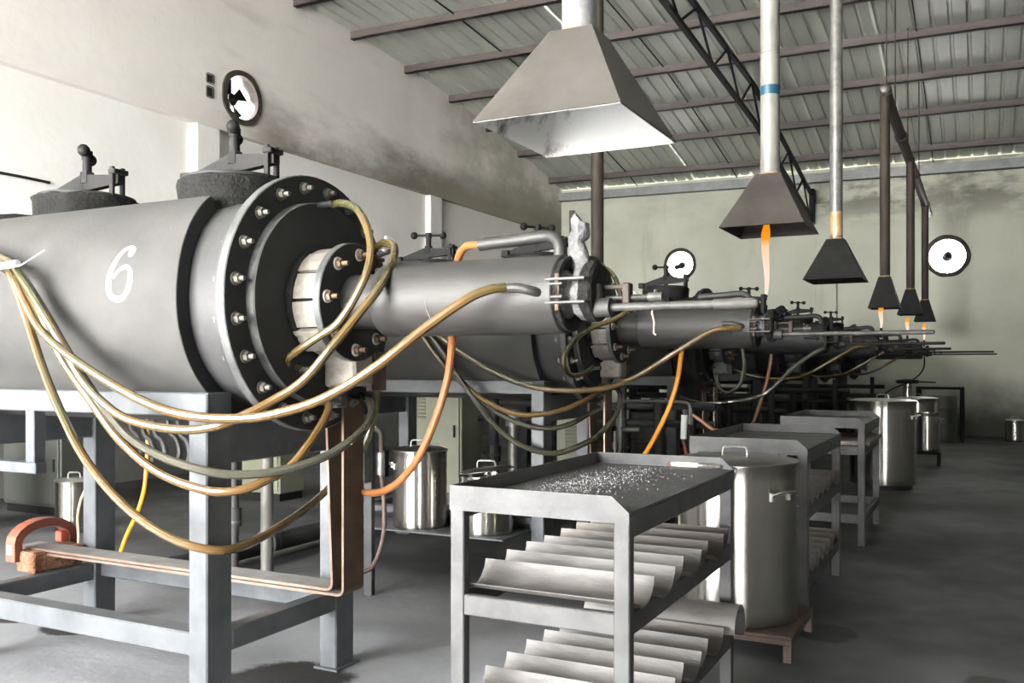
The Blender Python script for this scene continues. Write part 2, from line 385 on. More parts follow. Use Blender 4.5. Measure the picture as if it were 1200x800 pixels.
wl = struct(obj('wall_left', wall_holes(lambda a, z, d: (XL - d, a, z), YF, YB + .3, ZL, lambda y: rz(y) + .28, [(fan_left.y, fan_left.z, .345)], .3), ml, smooth=False))
obj('lower_wall', MB().box((XL - .35, YF, 0), (XL - .12, YB + .3, ZL)), ml2, wl)
obj('ledge', MB().quad((XL, YF, ZL), (XL, YB, ZL), (XL - .3, YB, ZL), (XL - .3, YF, ZL)), ml, wl, smooth=False)
for y in (-2.7, 3.2, 9.13, 15.03, 20.75): obj('pilaster', MB().box((XL - .13, y, 0), (XL - .001, y + .42, ZL), .012), ml2, wl)
for v in (92, 107): 
    p = at(246, v, X=XL); obj('putlog_hole', MB().box((XL - .01, p.y - .07, p.z - .07 - .02 * (v > 100)), (XL + .004, p.y + .07, p.z + .07), .02), 'darkcrust', wl)
wb = struct(obj('wall_back', wall_holes(lambda a, z, d: (a, YB + d, z), XL - .3, XR + .3, 0, lambda x: 5.75 + tilt(x) + .085, [(fan_b1.x, fan_b1.z, .345), (fan_b2.x, fan_b2.z, .39)], .3), mb_, smooth=False))
xb = at(955, 300, Y=YB - .12).x
obj('pilaster', MB().box((xb, YB - .14, 0), (xb + .45, YB + .01, 5.0), .012), mb_, wb)
px = at(672, 300, Y=YB).x
obj('downpipe', MB().cyl((px, YB - .09, 0), (px, YB - .09, 5.3), .07), 'palepipe', wb)
side = mat('side_plaster', (.05, .05, .045), (.08, .08, .07), .9)
mr = MB()
for y0, y1, z0, z1 in ((YF, YB + .3, 0, 6.9),): mr.box((XR, y0, z0), (XR + .25, y1, z1))
struct(obj('wall_right', mr, side))
mf = MB()
for x0, x1, z0 in ((XL - .3, -8.6, 0), (-8.6, -2.4, 5.0), (-2.4, 1.6, 0), (1.6, 4.6, 2.1), (4.6, XR + .25, 0)): mf.box((x0, YF - .25, z0), (x1, YF, 6.7))
mf.box((1.6, YF - .25, 0), (4.6, YF, 1.2))  # sill of an unseen slot, shaped to put bright strips on the pots
struct(obj('wall_front', mf, side))

# roof: ribbed sheets on purlins
ce = struct(obj('ceiling', MB().box((XL - .3, 8.9, rz(9) + .22), (XR + .3, 9.1, rz(9) + .30)), 'eave'))   # ridge capping
prof = [(0, 0), (.045, 0), (.065, .025), (.095, .025), (.115, 0), (.25, 0)]
sw = .75; x = XL - .35; k = 0
ys = [p[0] for p in RZ]
while x < XR + .3:
    mb = MB(); cols = [(x + j * .25 + a, h) for j in range(3) for (a, h) in prof[:-1]] + [(x + sw + .01, 0)]
    jit = random.uniform(-.008, .008); rows = []
    for y in ys: rows.append([mb.b.verts.new((cx, y, rz(y) + .135 + h + tilt(cx) + jit * .5)) for cx, h in cols])
    for A, B in zip(rows, rows[1:]):
        for i in range(len(A) - 1): mb.face([A[i], A[i + 1], B[i + 1], B[i]])
    obj('roof_sheet', mb, 'roof', ce, ang=20); x += sw; k += 1
for (y, z) in RZ[2:-1]:
    mb = MB(); zz = lambda xx: z + tilt(xx)
    mb.prism([(XL - .1, y - .035, zz(XL)), (XL - .1, y + .035, zz(XL)), (XL - .1, y + .035, zz(XL) + .13), (XL - .1, y - .035, zz(XL) + .13)], (XR - XL + .1, 0, tilt(XR)))
    mb.prism([(XL - .1, y - .035, zz(XL)), (XL - .1, y + .05, zz(XL)), (XL - .1, y + .05, zz(XL) + .012), (XL - .1, y - .035, zz(XL) + .012)], (XR - XL + .1, 0, tilt(XR)))
    obj('purlin', mb, 'purlin', ce)
eb = MB(); y = YB - .14
ez = 5.54
eb.prism([(XL, y - .05, ez), (XL, y + .08, ez), (XL, y + .08, ez + .2), (XL, y - .05, ez + .2)], (XR - XL, 0, tilt(XR) * 1.2))
eb.prism([(XL, y - .09, ez), (XL, y + .08, ez), (XL, y + .08, ez + .02), (XL, y - .09, ez + .02)], (XR - XL, 0, tilt(XR) * 1.2))
obj('eave_beam', eb, 'eave', ce)
# dark seams where the sheets lap, as tie rods under the sheets
for xx, in ((-7.4,), (-5.0,), (-.9,), (2.0,)):
    mb = MB(); mb.tube([(xx, y, rz(y) + .10 + tilt(xx)) for y in ys[2:]], .012, 6); obj('tie_rod', mb, 'black', ce)

# lattice truss
tr = thing('roof_truss', (-3.3, 10, 5.5), 'black lattice steel truss sloping down under the roof to the back wall', 'truss')
TX = -3.3
tb = [(3, 5.9), (10.35, 5.70), (15.25, 5.42), (20.95, 4.62)]; tt = [(3, 6.5), (11.5, 6.12), (15.25, 6.0), (20.95, 5.16)]
def lin(P, y):
    for (a, za), (b, zb) in zip(P, P[1:]):
        if y <= b: return za + (zb - za) * (y - a) / (b - a)
    return P[-1][1]
obj('bottom_chord', MB().tube([(TX, y, lin(tb, y)) for y in (3, 10.35, 15.25, 18, 20.95)], .045, 4), 'black', tr)
obj('top_chord', MB().tube([(TX, y, lin(tt, y)) for y in (3, 10.35, 11.5, 15.25, 18, 20.95)], .045, 4), 'black', tr)
y = 3.0; i = 0
while y < 20.5:
    a, b = (lin(tb, y), lin(tt, y + .8)) if i % 2 == 0 else (lin(tt, y), lin(tb, y + .8))
    obj('web_brace', MB().tube([(TX, y, a), (TX, min(y + .8, 20.95), b)], .02, 5), 'black', tr); y += .8; i += 1
obj('end_post', MB().box((TX - .05, 20.85, 4.55), (TX + .05, 21.1, 5.3)), 'black', tr)

# wall fans in the round openings
def wall_fan(p, r, axis, label, deep=.28, mo=.2):
    t = thing('wall_fan', p, label, 'fan')
    f = (lambda a, b, d: Vector((p.x - d, p.y + a, p.z + b))) if axis == 'X' else (lambda a, b, d: Vector((p.x + a, p.y + d, p.z + b)))
    N = 40; mb = MB()
    def ring(r0, r1, d0, d1):
        R = []
        for k in range(N):
            t_ = 2 * pi * k / N; j = 1 + .035 * noise.noise(Vector((cos(t_) * 2.5, sin(t_) * 2.5, p.x)))
            R.append([mb.b.verts.new(f(cos(t_) * rr * (j if rr == r1 else 1), sin(t_) * rr * (j if rr == r1 else 1), dd)) for rr, dd in ((r0, d0), (r1, d0), (r1, d1), (r0, d1))])
        for k in range(N):
            for q in range(4): mb.face([R[k][q], R[k][(q + 1) % 4], R[(k + 1) % N][(q + 1) % 4], R[(k + 1) % N][q]])
    ring(r * .90, r * 1.13, -.03, .03); obj('rim', mb, 'rustpipe', t)
    mb = MB(); ring(r * .90, r * .97, .03, deep); obj('sleeve', mb, 'sleeve', t)
    mb = MB(); mb.cyl(f(0, 0, mo - .10), f(0, 0, mo + .06), r * .27, n=9); mb.cyl(f(0, 0, mo - .16), f(0, 0, mo - .10), r * .12, r * .27, n=9); mb.rough(.02, 9, 1); obj('motor', mb, 'black', t)
    for k in range(3):
        a = pi / 2 + k * 2 * pi / 3; mb = MB(); mb.tube([f(cos(a) * r * .15, sin(a) * r * .15, mo), f(cos(a) * r * .93, sin(a) * r * .93, mo)], .010, 6); obj('bracket', mb, 'black', t)
    if axis == 'X':
        for k in range(4):
            a = .5 + k * pi / 2; mb = MB(); q = []
            for (rr, da, dd) in ((.15, -.3, mo - .08), (.82, -.36, mo - .11), (.82, .36, mo - .05), (.15, .4, mo - .03)): q.append(f(cos(a + da) * r * rr, sin(a + da) * r * rr, dd))
            mb.prism(q, (-.004, 0, 0)); obj('blade', mb, 'black', t)
    return t
wall_fan(fan_left, .345, 'X', 'round fan opening high in the left wall above the hatch', .46, .26)
wall_fan(fan_b1, .345, 'Y', 'bright round fan opening in the back wall above the second furnace')
wall_fan(fan_b2, .39, 'Y', 'bright round fan opening at right on the back wall')
tag(obj('cable', MB().tube(spline([at(-30, 197, X=XL - .1), at(20, 206, X=XL - .1), at(58, 214, X=XL - .1)], 4), .018, 6), 'darkcrust'), 'dark cable run along the left wall at the edge of view', 'cable')

# ---------------------------------------------------------------- the furnaces
Y0, Z0 = 3.1, 1.71
fur = thing('retort_furnace', (-3.5, Y0, 0), 'nearest grey retort furnace with a white painted 6 on its jacket', 'furnace', 'furnaces in a row')
def fo(n, mb, m, par=None, **k): return obj(n, mb, m, par or fur, **k)
o3 = (0, Y0, Z0)
def onring(R, t): return Y0 - R * cos(t), Z0 + R * sin(t)
fo('shell', MB().lathe([(-6.9, 0), (-6.88, .30), (-6.8, .42), (-6.7, .448), (-2.58, .448)], o3, n=64), 'shell')
jk = MB().lathe([(-6.6, .514), (-2.853, .514), (-2.85, .511), (-2.85, .452), (-6.6, .452)], o3, n=100, a0=radians(-240), a1=radians(60), closed=True, mis=[0, 0, 1, 1, 1])
for v_ in jk.b.verts:                       # the sheet's edge runs a little askew
    if v_.co.x > -3:
        th_ = math.atan2(v_.co.z - Z0, Y0 - v_.co.y)
        v_.co.x += .075 * (1 if th_ < 0 else max(0, cos(1.5 * th_)))
fo('lagging_jacket', jk, ['jacket', 'darkpaint'])
fo('rear_flange', MB().lathe([(-2.58, .44), (-2.58, .518), (-2.552, .518), (-2.552, .44)], o3, n=72, closed=True), 'shell')
fo('front_flange', MB().lathe([(-2.546, .30), (-2.546, .536), (-2.512, .536), (-2.508, .532), (-2.508, .30)], o3, n=72, closed=True, mis=[0, 1, 1, 0, 0]), ['darkpaint', 'rim'])
fo('cover_plate', MB().lathe([(-2.52, .1), (-2.52, .421), (-2.474, .421), (-2.468, .415), (-2.468, .1)], o3, n=72, closed=True, mis=[0, 1, 1, 0, 0]), ['darkpaint', 'rim'])
def bolt(x, y, z, r, L, kind):
    mb = MB(); mb.cyl((x - .10 if kind else x - .012, y, z), (x + L, y, z), r * .55, n=10); mb.cyl((x, y, z), (x + .006, y, z), r * 1.45, n=14, mi=1)
    mb.cyl((x + .006, y, z), (x + .006 + r * 1.1, y, z), r * 1.1, n=6)
    if kind: mb.cyl((x - .095, y, z), (x - .095 + r, y, z), r * 1.1, n=6)
    return mb
for k in range(20):
    y, z = onring(.482, 2 * pi * (k + .45) / 20); fo('bolt', bolt(-2.508, y, z, .0175, .048, True), ['bolt', 'bolt'])
# firebrick collar round the neck: twelve bricks
rnd = random.Random(3)
for k in range(12):
    a0 = 2 * pi * k / 12 + .028; a1 = 2 * pi * (k + 1) / 12 - .028; r = .232 + rnd.uniform(-.012, .006)
    mb = MB(); mb.lathe([(-2.50, .12), (-2.50, r * .985), (-2.485, r), (-2.345, r), (-2.33, r * .985), (-2.33, .12)], o3, n=5, a0=a0, a1=a1, closed=True)
    mb.rough(.004, 18, k); fo('brick', mb, 'brick')
fo('mortar_ring', MB().lathe([(-2.47, .12), (-2.47, .243), (-2.445, .236), (-2.44, .212), (-2.326, .212), (-2.326, .12)], o3, n=48, closed=True).rough(.004, 20, 3), 'darkcrust')
fo('neck_flange', MB().lathe([(-2.328, .06), (-2.328, .245), (-2.301, .245), (-2.297, .241), (-2.297, .06)], o3, n=56, closed=True, mis=[0, 1, 1, 0, 0]), ['darkpaint', 'rim'])
for k in range(8):
    y, z = onring(.197, 2 * pi * (k + .08) / 8); fo('bolt', bolt(-2.297, y, z, .018, .055, False), ['rustbolt', 'washer'])
fo('throat', MB().lathe([(-2.30, .112), (-2.15, .112), (-2.14, .125)], o3, n=40), 'tube')
fo('tube', MB().lathe([(-2.14, .06), (-2.14, .139), (-2.134, .145), (-1.358, .145), (-1.352, .140), (-1.352, .06)], o3, n=56, closed=True), 'tube')
fo('mouth_ring', MB().lathe([(-1.352, .09), (-1.352, .137), (-1.332, .137), (-1.328, .128), (-1.34, .10)], o3, n=48, closed=True).rough(.003, 30, 1), 'darkcrust')
fo('mouth_stub', MB().lathe([(-1.36, .0), (-1.345, .09), (-1.33, .075), (-1.29, .07), (-1.27, .085)], o3, n=32).rough(.005, 25, 2), 'crust')
fo('mouth_cover', MB().lathe([(-1.275, 0), (-1.275, .095), (-1.262, .108), (-1.228, .110), (-1.218, .10), (-1.214, 0)], (0, Y0, Z0 + .005), n=40).rough(.004, 22, 5), 'darkcrust')
fo('clinker', MB().lathe([(-1.32, .055), (-1.30, .095), (-1.265, .1)], o3, n=24).rough(.014, 24, 8), 'crust')
for z in (1.755, 1.738, 1.692, 1.672): fo('clamp_lug', MB().box((-1.378, 2.958, z - .005), (-1.225 if z in (1.755, 1.672) else -1.31, 3.0, z + .005), .002), 'rod')
fo('clamp_bolt', MB().cyl((-1.335, 2.975, 1.645), (-1.335, 2.975, 1.775), .010, n=8), 'rustbolt')
fo('rod_boss', MB().cyl((-1.222, 3.06, 1.655), (-1.165, 3.06, 1.655), .034, n=16).box((-1.23, 3.045, 1.68), (-1.205, 3.08, 1.74), .004), 'tube')
rod1 = fo('push_rod', MB().lathe([(-1.175, 0), (-1.175, .0145), (-.80, .0145), (-.798, .019), (-.665, .019), (-.652, .013), (-.648, 0)], (0, 3.06, 1.655), n=14), 'rod')
fo('rod_bracket', MB().box((-1.205, 3.09, 1.722), (-1.115, 3.11, 1.738), .003).box((-1.132, 3.078, 1.655), (-1.105, 3.122, 1.742), .004), 'rustpipe')
tb_ = MB().cyl((-1.20, 3.1, 1.69), (-1.0, 3.1, 1.69), .0085, n=10)
for k in range(11): tb_.cyl((-1.105 + k * .006, 3.1, 1.69), (-1.103 + k * .006, 3.1, 1.69), .0115, n=10)
tb_.cyl((-1.04, 3.1, 1.69), (-.99, 3.1, 1.69), .016, n=14); tb_.cyl((-1.015, 3.1, 1.67), (-1.015, 3.1, 1.716), .006, n=8)
fo('screw_spindle', tb_, 'rod')
fo('string', MB().tube([(-1.02, 3.075, 1.67), (-1.018, 3.07, 1.63), (-1.012, 3.075, 1.60), (-1.012, 3.07, 1.562), (-1.004, 3.07, 1.555)], .003, 5), 'string')
gp = [at(562, 287, Y=3.17), at(575, 285, Y=3.17), at(610, 281, Y=3.17), at(638, 277, Y=3.17), at(650, 279, Y=3.16), at(656, 288, Y=3.15), at(656, 304, Y=3.15)]
fo('gas_pipe', MB().tube(spline(gp, 5), .024, 12), 'tube')
fo('pipe_socket', MB().tube(spline([at(632, 343, Y=2.965), at(620, 340, Y=2.935), at(605, 337, Y=2.925), at(588, 338, Y=2.92)], 5), .017, 10), 'tube')
fo('pipe_socket', MB().cyl((-2.475, 3.065, 2.118), (-2.40, 3.075, 2.122), .014, n=10), 'darkpaint')
fo('pipe_socket', MB().cyl((-2.475, 2.95, 1.43), (-2.40, 2.95, 1.432), .014, n=10), 'tube')
fo('pipe_socket', MB().cyl((-2.33, 3.30, 1.93), (-2.27, 3.30, 1.945), .014, n=10), 'tube')
fo('white_cap', MB().cyl((-2.3, 3.29, 1.95), (-2.26, 3.29, 1.99), .02, .028, n=12), 'white')  # small plain white cap beside the neck flange
burner_crust = fo('crusted_burner', MB().tube(spline([(-1.30, 3.11, 1.79), (-1.305, 3.11, 1.86), (-1.315, 3.105, 1.90), (-1.305, 3.11, 1.935), (-1.305, 3.11, 1.968), (-1.30, 3.11, 1.975)], 5), .034, 14, rad=None).rough(.011, 24, 4), 'crust')
# electrode block and terminals under the neck
fo('electrode_block', MB().box((-2.47, 3.10, 1.36), (-2.31, 3.24, 1.50), .012).rough(.004, 20, 2), 'brick')
fo('terminal_plate', MB().box((-2.36, 3.25, 1.34), (-2.33, 3.36, 1.45), .003), 'dolly')
fo('terminal_lug', MB().box((-2.47, 3.13, 1.27), (-2.42, 3.20, 1.37), .006).cyl((-2.50, 3.04, 1.30), (-2.42, 3.15, 1.30), .018, n=12), 'rim')
# charging hatches on the crown
def hatch(x, ang, i):
    z1 = 2.262
    h = fo('hatch', MB().lathe([(2.10, .22), (2.10, .238), (2.15, .238), (2.23, .245), (2.258, .243), (2.266, .22), (2.266, 0)], (x, Y0, 0), 'Z', 40).rough(.011, 20, i), 'darkcrust')
    fo('lid', MB().lathe([(2.262, 0), (2.262, .225), (2.274, .225), (2.278, .215), (2.281, 0)], (x, Y0, 0), 'Z', 40), 'darkpaint', h)
    mb = MB(); mb.prism([(x - .26, Y0 - .02, 2.285), (x + .24, Y0 - .02, 2.325), (x + .24, Y0 - .02, 2.365), (x + .02, Y0 - .02, 2.385), (x - .03, Y0 - .02, 2.385), (x - .26, Y0 - .02, 2.315)], (0, .04, 0)); fo('clamp_bar', mb, 'black', h)
    mb = MB(); mb.box((x - .29, Y0 - .05, 2.27), (x - .23, Y0 + .05, 2.325), .006); fo('hinge_lug', mb, 'black', h)
    for dy in (-.03, .03):
        mb = MB(); mb.box((x + .20, Y0 + dy - .008, 2.12), (x + .225, Y0 + dy + .008, 2.405), .002); fo('swing_bolt', mb, 'black', h)
    fo('bolt_head', MB().box((x + .195, Y0 - .042, 2.368), (x + .245, Y0 + .042, 2.392), .004), 'black', h)
    mb = MB(); mb.cyl((x, Y0, 2.28), (x, Y0, 2.48), .022, n=12); mb.cyl((x, Y0, 2.345), (x, Y0, 2.40), .032, n=8); mb.cyl((x, Y0, 2.465), (x, Y0, 2.505), .026, n=12); fo('screw', mb, 'black', h)
    d = Vector((cos(ang), sin(ang), 0)) * .115; c_ = Vector((x, Y0, 2.485))
    mb = MB(); mb.cyl(c_ - d, c_ + d, .010, n=8); mb.sph(c_ - d, .03, 10); mb.sph(c_ + d, .03, 10); fo('handle', mb, 'black', h)
hatch(-2.965, radians(-50), 1); hatch(-3.93, radians(-46), 2)
fo('lagging_hump', MB().lathe([(2.12, .30), (2.20, .29), (2.235, .22), (2.245, 0)], (-4.62, 3.25, 0), 'Z', 32).rough(.008, 15, 6), 'darkcrust')

# everything so far is on every furnace: the others are copies with a slim burner pipe and a longer rod
pitch = 3.15
FY = [Y0 + pitch * i for i in range(6)]
MU = [None, None, None, 1037, 1067, 1086]
DX = [0, 0, 0] + [at(MU[i], 360, Y=FY[i]).x + 1.255 for i in (3, 4, 5)]
names = ['', 'second retort furnace in the row, a tall flame at its mouth', 'third retort furnace in the row, its mouth without a flame', 'fourth retort furnace in the row, small orange flame at its mouth', 'fifth retort furnace in the row, half hidden by the fourth', 'last retort furnace in the row, next to the back wall']
furs = [fur]
for i in range(1, 6):
    f = copy_tree(fur, (-3.5 + DX[i], FY[i], 0), names[i], skip=('crusted_burner', 'push_rod', 'string', 'clinker') if i > 1 else ('crusted_burner', 'push_rod', 'string', 'clinker'))
    furs.append(f)
    ox, oy = DX[i], FY[i] - Y0
    obj('burner_pipe', MB().cyl((-1.30 + ox, 3.1 + oy, 1.80), (-1.30 + ox, 3.1 + oy, 1.925), .016, n=10), 'black', f)
    L_ = (-.26, -.3, -.5, -.1, -.1)[i - 1]
    obj('push_rod', MB().lathe([(-1.175 + ox, 0), (-1.175 + ox, .0145), (L_ + ox, .0145), (L_ + .01 + ox, 0)], (0, 3.06 + oy, 1.655), n=12), 'rod' if i < 3 else 'black', f)
    # handles of the screw clamps stand at other angles
    hs = [c_ for c_ in f.children if c_.name.startswith('hatch')]
    for q, h in enumerate(hs):
        for c_ in h.children:
            if c_.name.startswith('handle'):
                x = (-2.965, -3.93)[q] + 3.5; a = radians((85, 100, 70, 88, 95)[(i + q) % 5])
                c_.matrix_local = Matrix.Translation((x, 0, 0)) @ Matrix.Rotation(a, 4, 'Z') @ Matrix.Translation((-x, 0, 0))
FAR_SHADE = {'shell_paint': 'shadesteel', 'jacket_paint': 'darkpaint', 'tube_steel': 'darkpaint', 'worn_rim': 'shadesteel', 'galvanised': 'shadesteel', 'rod_steel': 'black', 'dark_crust': 'black', 'fire_brick': 'crust', 'stand_paint': 'standdark', 'ash_crust': 'darkcrust', 'dark_steel_paint': 'black', 'porcelain_washer': 'rustbolt', 'zinc_bolt': 'shadesteel'}
def shade_far(o):  # swaps in darker materials, painting the dim light into the far row
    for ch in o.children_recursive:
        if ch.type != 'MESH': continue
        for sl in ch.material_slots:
            k = FAR_SHADE.get(sl.material.name)
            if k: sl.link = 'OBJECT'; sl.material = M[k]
for f in furs[2:]: shade_far(f)
for h in [c_ for c_ in furs[1].children if c_.name.startswith(('hatch', 'lagging_hump'))]:
    for q in [h] + list(h.children):
        for sl in q.material_slots: sl.link = 'OBJECT'; sl.material = M['black']
fo('scratch', MB().tube([at(u, v, Y=2.957) for u, v in ((497, 350), (500, 364), (506, 377))], .0012, 4), 'rim')

# the painted 6
st = [(-3.056, 21.6, .8), (-3.060, 24.0, 1), (-3.087, 25.0, .7), (-3.114, 23.4, .8), (-3.138, 19.0, 1), (-3.155, 13.4, 1.15), (-3.157, 7.9, 1.2), (-3.142, 2.9, 1.1), (-3.105, .7, .9), (-3.066, 1.6, 1), (-3.040, 5.4, 1.15), (-3.034, 10.4, 1), (-3.050, 14.2, .8), (-3.078, 15.5, .7), (-3.112, 13.6, .6), (-3.136, 10.4, .6)]
R6 = .5155
pts = spline([(x, radians(t) * R6, w_) for x, t, w_ in st], 6); mb = MB(); rows = []
for i, p in enumerate(pts):
    t = pts[min(i + 1, len(pts) - 1)] - pts[max(i - 1, 0)]; nx, ny = -t.y, t.x; l = math.hypot(nx, ny) or 1
    w_ = .0125 * p.z; rows.append([(p.x + nx / l * w_ * s_, p.y + ny / l * w_ * s_) for s_ in (-1, 1)])
def cyl6(q): a = q[1] / R6; return Vector((q[0], Y0 - R6 * cos(a), Z0 + R6 * sin(a)))
V = [[mb.b.verts.new(cyl6(q)) for q in r] for r in rows]
for A, B in zip(V, V[1:]): mb.face([A[0], A[1], B[1], B[0]])
mb.lathe([(0, 0.0001), (0, .0001)], (0, 0, 0), n=3) if False else None
cx_, cy_ = st[0][0] - .008, radians(22.3) * R6
cv = [mb.b.verts.new(cyl6((cx_ + .016 * cos(a * pi / 6), cy_ + .019 * sin(a * pi / 6)))) for a in range(12)]; mb.face(cv)
fo('painted_number', mb, 'white', label='white painted number 6')

# ---------------------------------------------------------------- stands under the furnaces
def stand(dx, dy, label, full):
    t = thing('furnace_stand', (-3.5 + dx, Y0 + dy, 0), label, 'stand', 'steel stands under the furnaces')
    so = lambda n, lo, hi, b=.006: obj(n, MB().box((lo[0] + dx, lo[1] + dy, lo[2]), (hi[0] + dx, hi[1] + dy, hi[2]), b), 'stand', t)
    so('leg', (-2.83, 2.70, 0), (-2.73, 2.84, 1.34)); so('leg', (-2.83, 3.52, 0), (-2.73, 3.66, 1.34))
    so('leg', (-4.50, 2.70, 0), (-4.40, 2.84, 1.34)); so('leg', (-4.50, 3.52, 0), (-4.40, 3.66, 1.34))
    for x in (-2.78, -4.45):
        for y in (2.77, 3.59): so('foot_plate', (x - .07, y - .09, 0), (x + .07, y + .09, .012), .002)
    so('top_rail', (-4.9, 2.705, 1.245), (-2.731, 2.745, 1.342)); so('top_rail', (-4.9, 3.615, 1.245), (-2.731, 3.655, 1.342))
    so('top_crossbeam', (-2.80, 2.84, 1.05), (-2.74, 3.52, 1.24)); so('top_crossbeam', (-4.48, 2.84, 1.05), (-4.42, 3.52, 1.24))
    so('low_rail', (-4.40, 2.715, .28), (-2.83, 2.815, .375)); so('low_rail', (-4.40, 3.555, .27), (-2.83, 3.63, .36))
    so('low_crossbeam', (-2.81, 2.84, .285), (-2.73, 3.52, .375)); so('low_crossbeam', (-4.49, 2.84, .255), (-4.41, 3.52, .345))
    return t
st0 = stand(0, 0, 'steel stand under the nearest furnace with copper bars across it', True)
for z in ((-.04,),):
    pass
sl = ['', 'steel stand of the second furnace with two lidded pots on its low rail', 'steel stand of the third furnace, behind the second stand', 'steel stand of the fourth furnace in the row', 'steel stand of the fifth furnace in the row', 'steel stand of the last furnace by the back wall']
for i in range(1, 6):
    st_ = copy_tree(st0, (-3.5 + DX[i], FY[i], 0), sl[i])
    if i > 1: shade_far(st_)
# hanging bracket on the near stand's left end
br = MB(); p = at(44, 476, Y=2.74); q = at(44, 541, Y=2.74)
br.box((p.x - .03, 2.70, q.z), (p.x + .03, 2.76, 1.25), .004); br.box((q.x - .75, 2.70, q.z - .05), (q.x + .04, 2.76, q.z), .004)
obj('hanger_bracket', br, 'stand', st0)

# copper busbars: wide in Y, bent up at the right end
def busbar(x1, zlo, ztop, xl, y0, y1, lean, label, dx=0, dy=0):
    th = .012; mb = MB(); r = .03
    path = [(xl, zlo)] + [(x1 - r + r * sin(a), zlo + r - r * cos(a)) for a in (0, .4, .8, 1.2, pi / 2)] + [(x1 + lean, ztop)]
    A = []
    for i, (x, z) in enumerate(path):
        a = path[max(i - 1, 0)]; b = path[min(i + 1, len(path) - 1)]; tx, tz = b[0] - a[0], b[1] - a[1]; l = math.hypot(tx, tz)
        nx, nz_ = -tz / l * th / 2, tx / l * th / 2
        A.append([mb.b.verts.new((x + s_ * nx + dx, y + dy, z + s_ * nz_)) for s_, y in ((1, y0), (1, y1), (-1, y1), (-1, y0))])
    for P, Q in zip(A, A[1:]):
        for k in range(4): mb.face([P[k], P[(k + 1) % 4], Q[(k + 1) % 4], Q[k]], 1 if k in (1, 3) else 2 if k == 0 else 0)
    mb.face(A[0][::-1], 1); mb.face(A[-1], 1)
    return tag(obj('copper_busbar', mb, ['copper', 'copperedge', 'bardust']), label, 'busbar', 'copper busbars')
busbar(-2.50, .437, 1.30, -4.72, 3.27, 3.415, 0, 'outer copper busbar bent upright at the nearest furnace')
busbar(-2.56, .456, 1.31, -4.72, 3.27, 3.415, -.035, 'inner copper busbar bent upright at the nearest furnace')
busbar(-2.50, .437, 1.30, -3.6, 3.27, 3.415, 0, 'right upright copper busbar under the second furnace', 0, pitch)
busbar(-2.60, .456, 1.31, -3.6, 3.27, 3.415, -.03, 'left upright copper busbar under the second furnace', 0, pitch)
busbar(-2.50, .437, 1.30, -3.4, 3.27, 3.415, 0, 'right upright copper busbar under the third furnace', 0, 2 * pitch)
busbar(-2.60, .456, 1.31, -3.4, 3.27, 3.415, -.03, 'left upright copper busbar under the third furnace', 0, 2 * pitch)
bk = MB().box((-4.62, 3.20, .346), (-4.47, 3.50, .455), .008)
bmesh.ops.subdivide_edges(bk.b, edges=bk.b.edges, cuts=3, use_grid_fill=True); bk.rough(.008, 22, 2)
tag(obj('rough_brick', bk, 'redbrick'), 'rough rust-red brick propping the copper bars on the low rail', 'brick')
rc = thing('busbar_clamp', (-4.62, 3.34, .40), 'red arched clamp around the left end of the copper bars', 'clamp')
arc = [(3.17 + .19 - .19 * cos(pi * k / 10) , .50 + .11 * sin(pi * k / 10)) for k in range(11)]
inn = [(3.36 - .145 * cos(pi * k / 10), .49 + .075 * sin(pi * k / 10)) for k in range(10, -1, -1)]
mb = MB(); mb.prism([(-4.66, 3.17, .40)] + [(-4.66, y, z) for y, z in arc] + [(-4.66, 3.55, .42), (-4.66, 3.505, .42)] + [(-4.66, y, z) for y, z in inn] + [(-4.66, 3.215, .40)], (.075, 0, 0)); obj('arch', mb, 'redclamp', rc, smooth=False)
obj('white_label', MB().box((-4.645, 3.166, .44), (-4.605, 3.1695, .49)), 'white', rc)
obj('jaw_block', MB().box((-4.645, 3.455, .462), (-4.595, 3.5, .52), .004), mat('bright_red', (.5, .10, .06), None, .5), rc)

# ---------------------------------------------------------------- hoses
def hose(pts, r, m, label, group, dx=0, dy=0, n=10, front=0):
    P = [at(u, v, Y=y - front * min(1, max(0, (735 - u) / 50))) + Vector((dx, dy, 0)) for u, v, y in pts]
    return tag(obj('hose', MB().tube(spline(P, 7), r, n), m), label, 'hose', group)
G1 = 'hoses of the nearest furnace'
hose([(388, 241, 3.10), (400, 238, 3.05), (418, 245, 3.0), (431, 270, 2.96), (434, 300, 2.93), (424, 333, 2.90), (398, 376, 2.87), (372, 395, 2.86), (350, 410, 2.86), (339, 420, 2.87), (338, 430, 2.90), (352, 430, 2.95)], .0165, 'hose', 'yellowish hose looping from the top of the cover plate down to the neck', G1)
hose([(444, 288, 3.28), (452, 284, 3.22), (462, 290, 3.15), (459, 310, 3.05), (445, 336, 2.92), (425, 362, 2.86), (390, 405, 2.78), (355, 446, 2.72), (318, 470, 2.66), (287, 486, 2.60), (250, 500, 2.56), (205, 503, 2.54), (150, 491, 2.52), (117, 468, 2.50), (95, 442, 2.49), (72, 402, 2.48), (50, 365, 2.48), (28, 330, 2.49), (8, 306, 2.52), (-25, 290, 2.6)], .0175, 'hose', 'olive hose from beside the neck flange dipping across the near post, second from the top', G1)
hose([(592, 337, 2.915), (575, 339, 2.88), (548, 350, 2.84), (500, 383, 2.78), (440, 430, 2.70), (380, 466, 2.64), (330, 483, 2.58), (285, 490, 2.54), (222, 487, 2.50), (170, 471, 2.48), (112, 438, 2.465), (70, 408, 2.46), (45, 383, 2.46), (28, 352, 2.47), (10, 318, 2.5), (-25, 300, 2.58)], .018, 'hose', 'long orange-brown hose sweeping from the side of the nearest tube', G1)
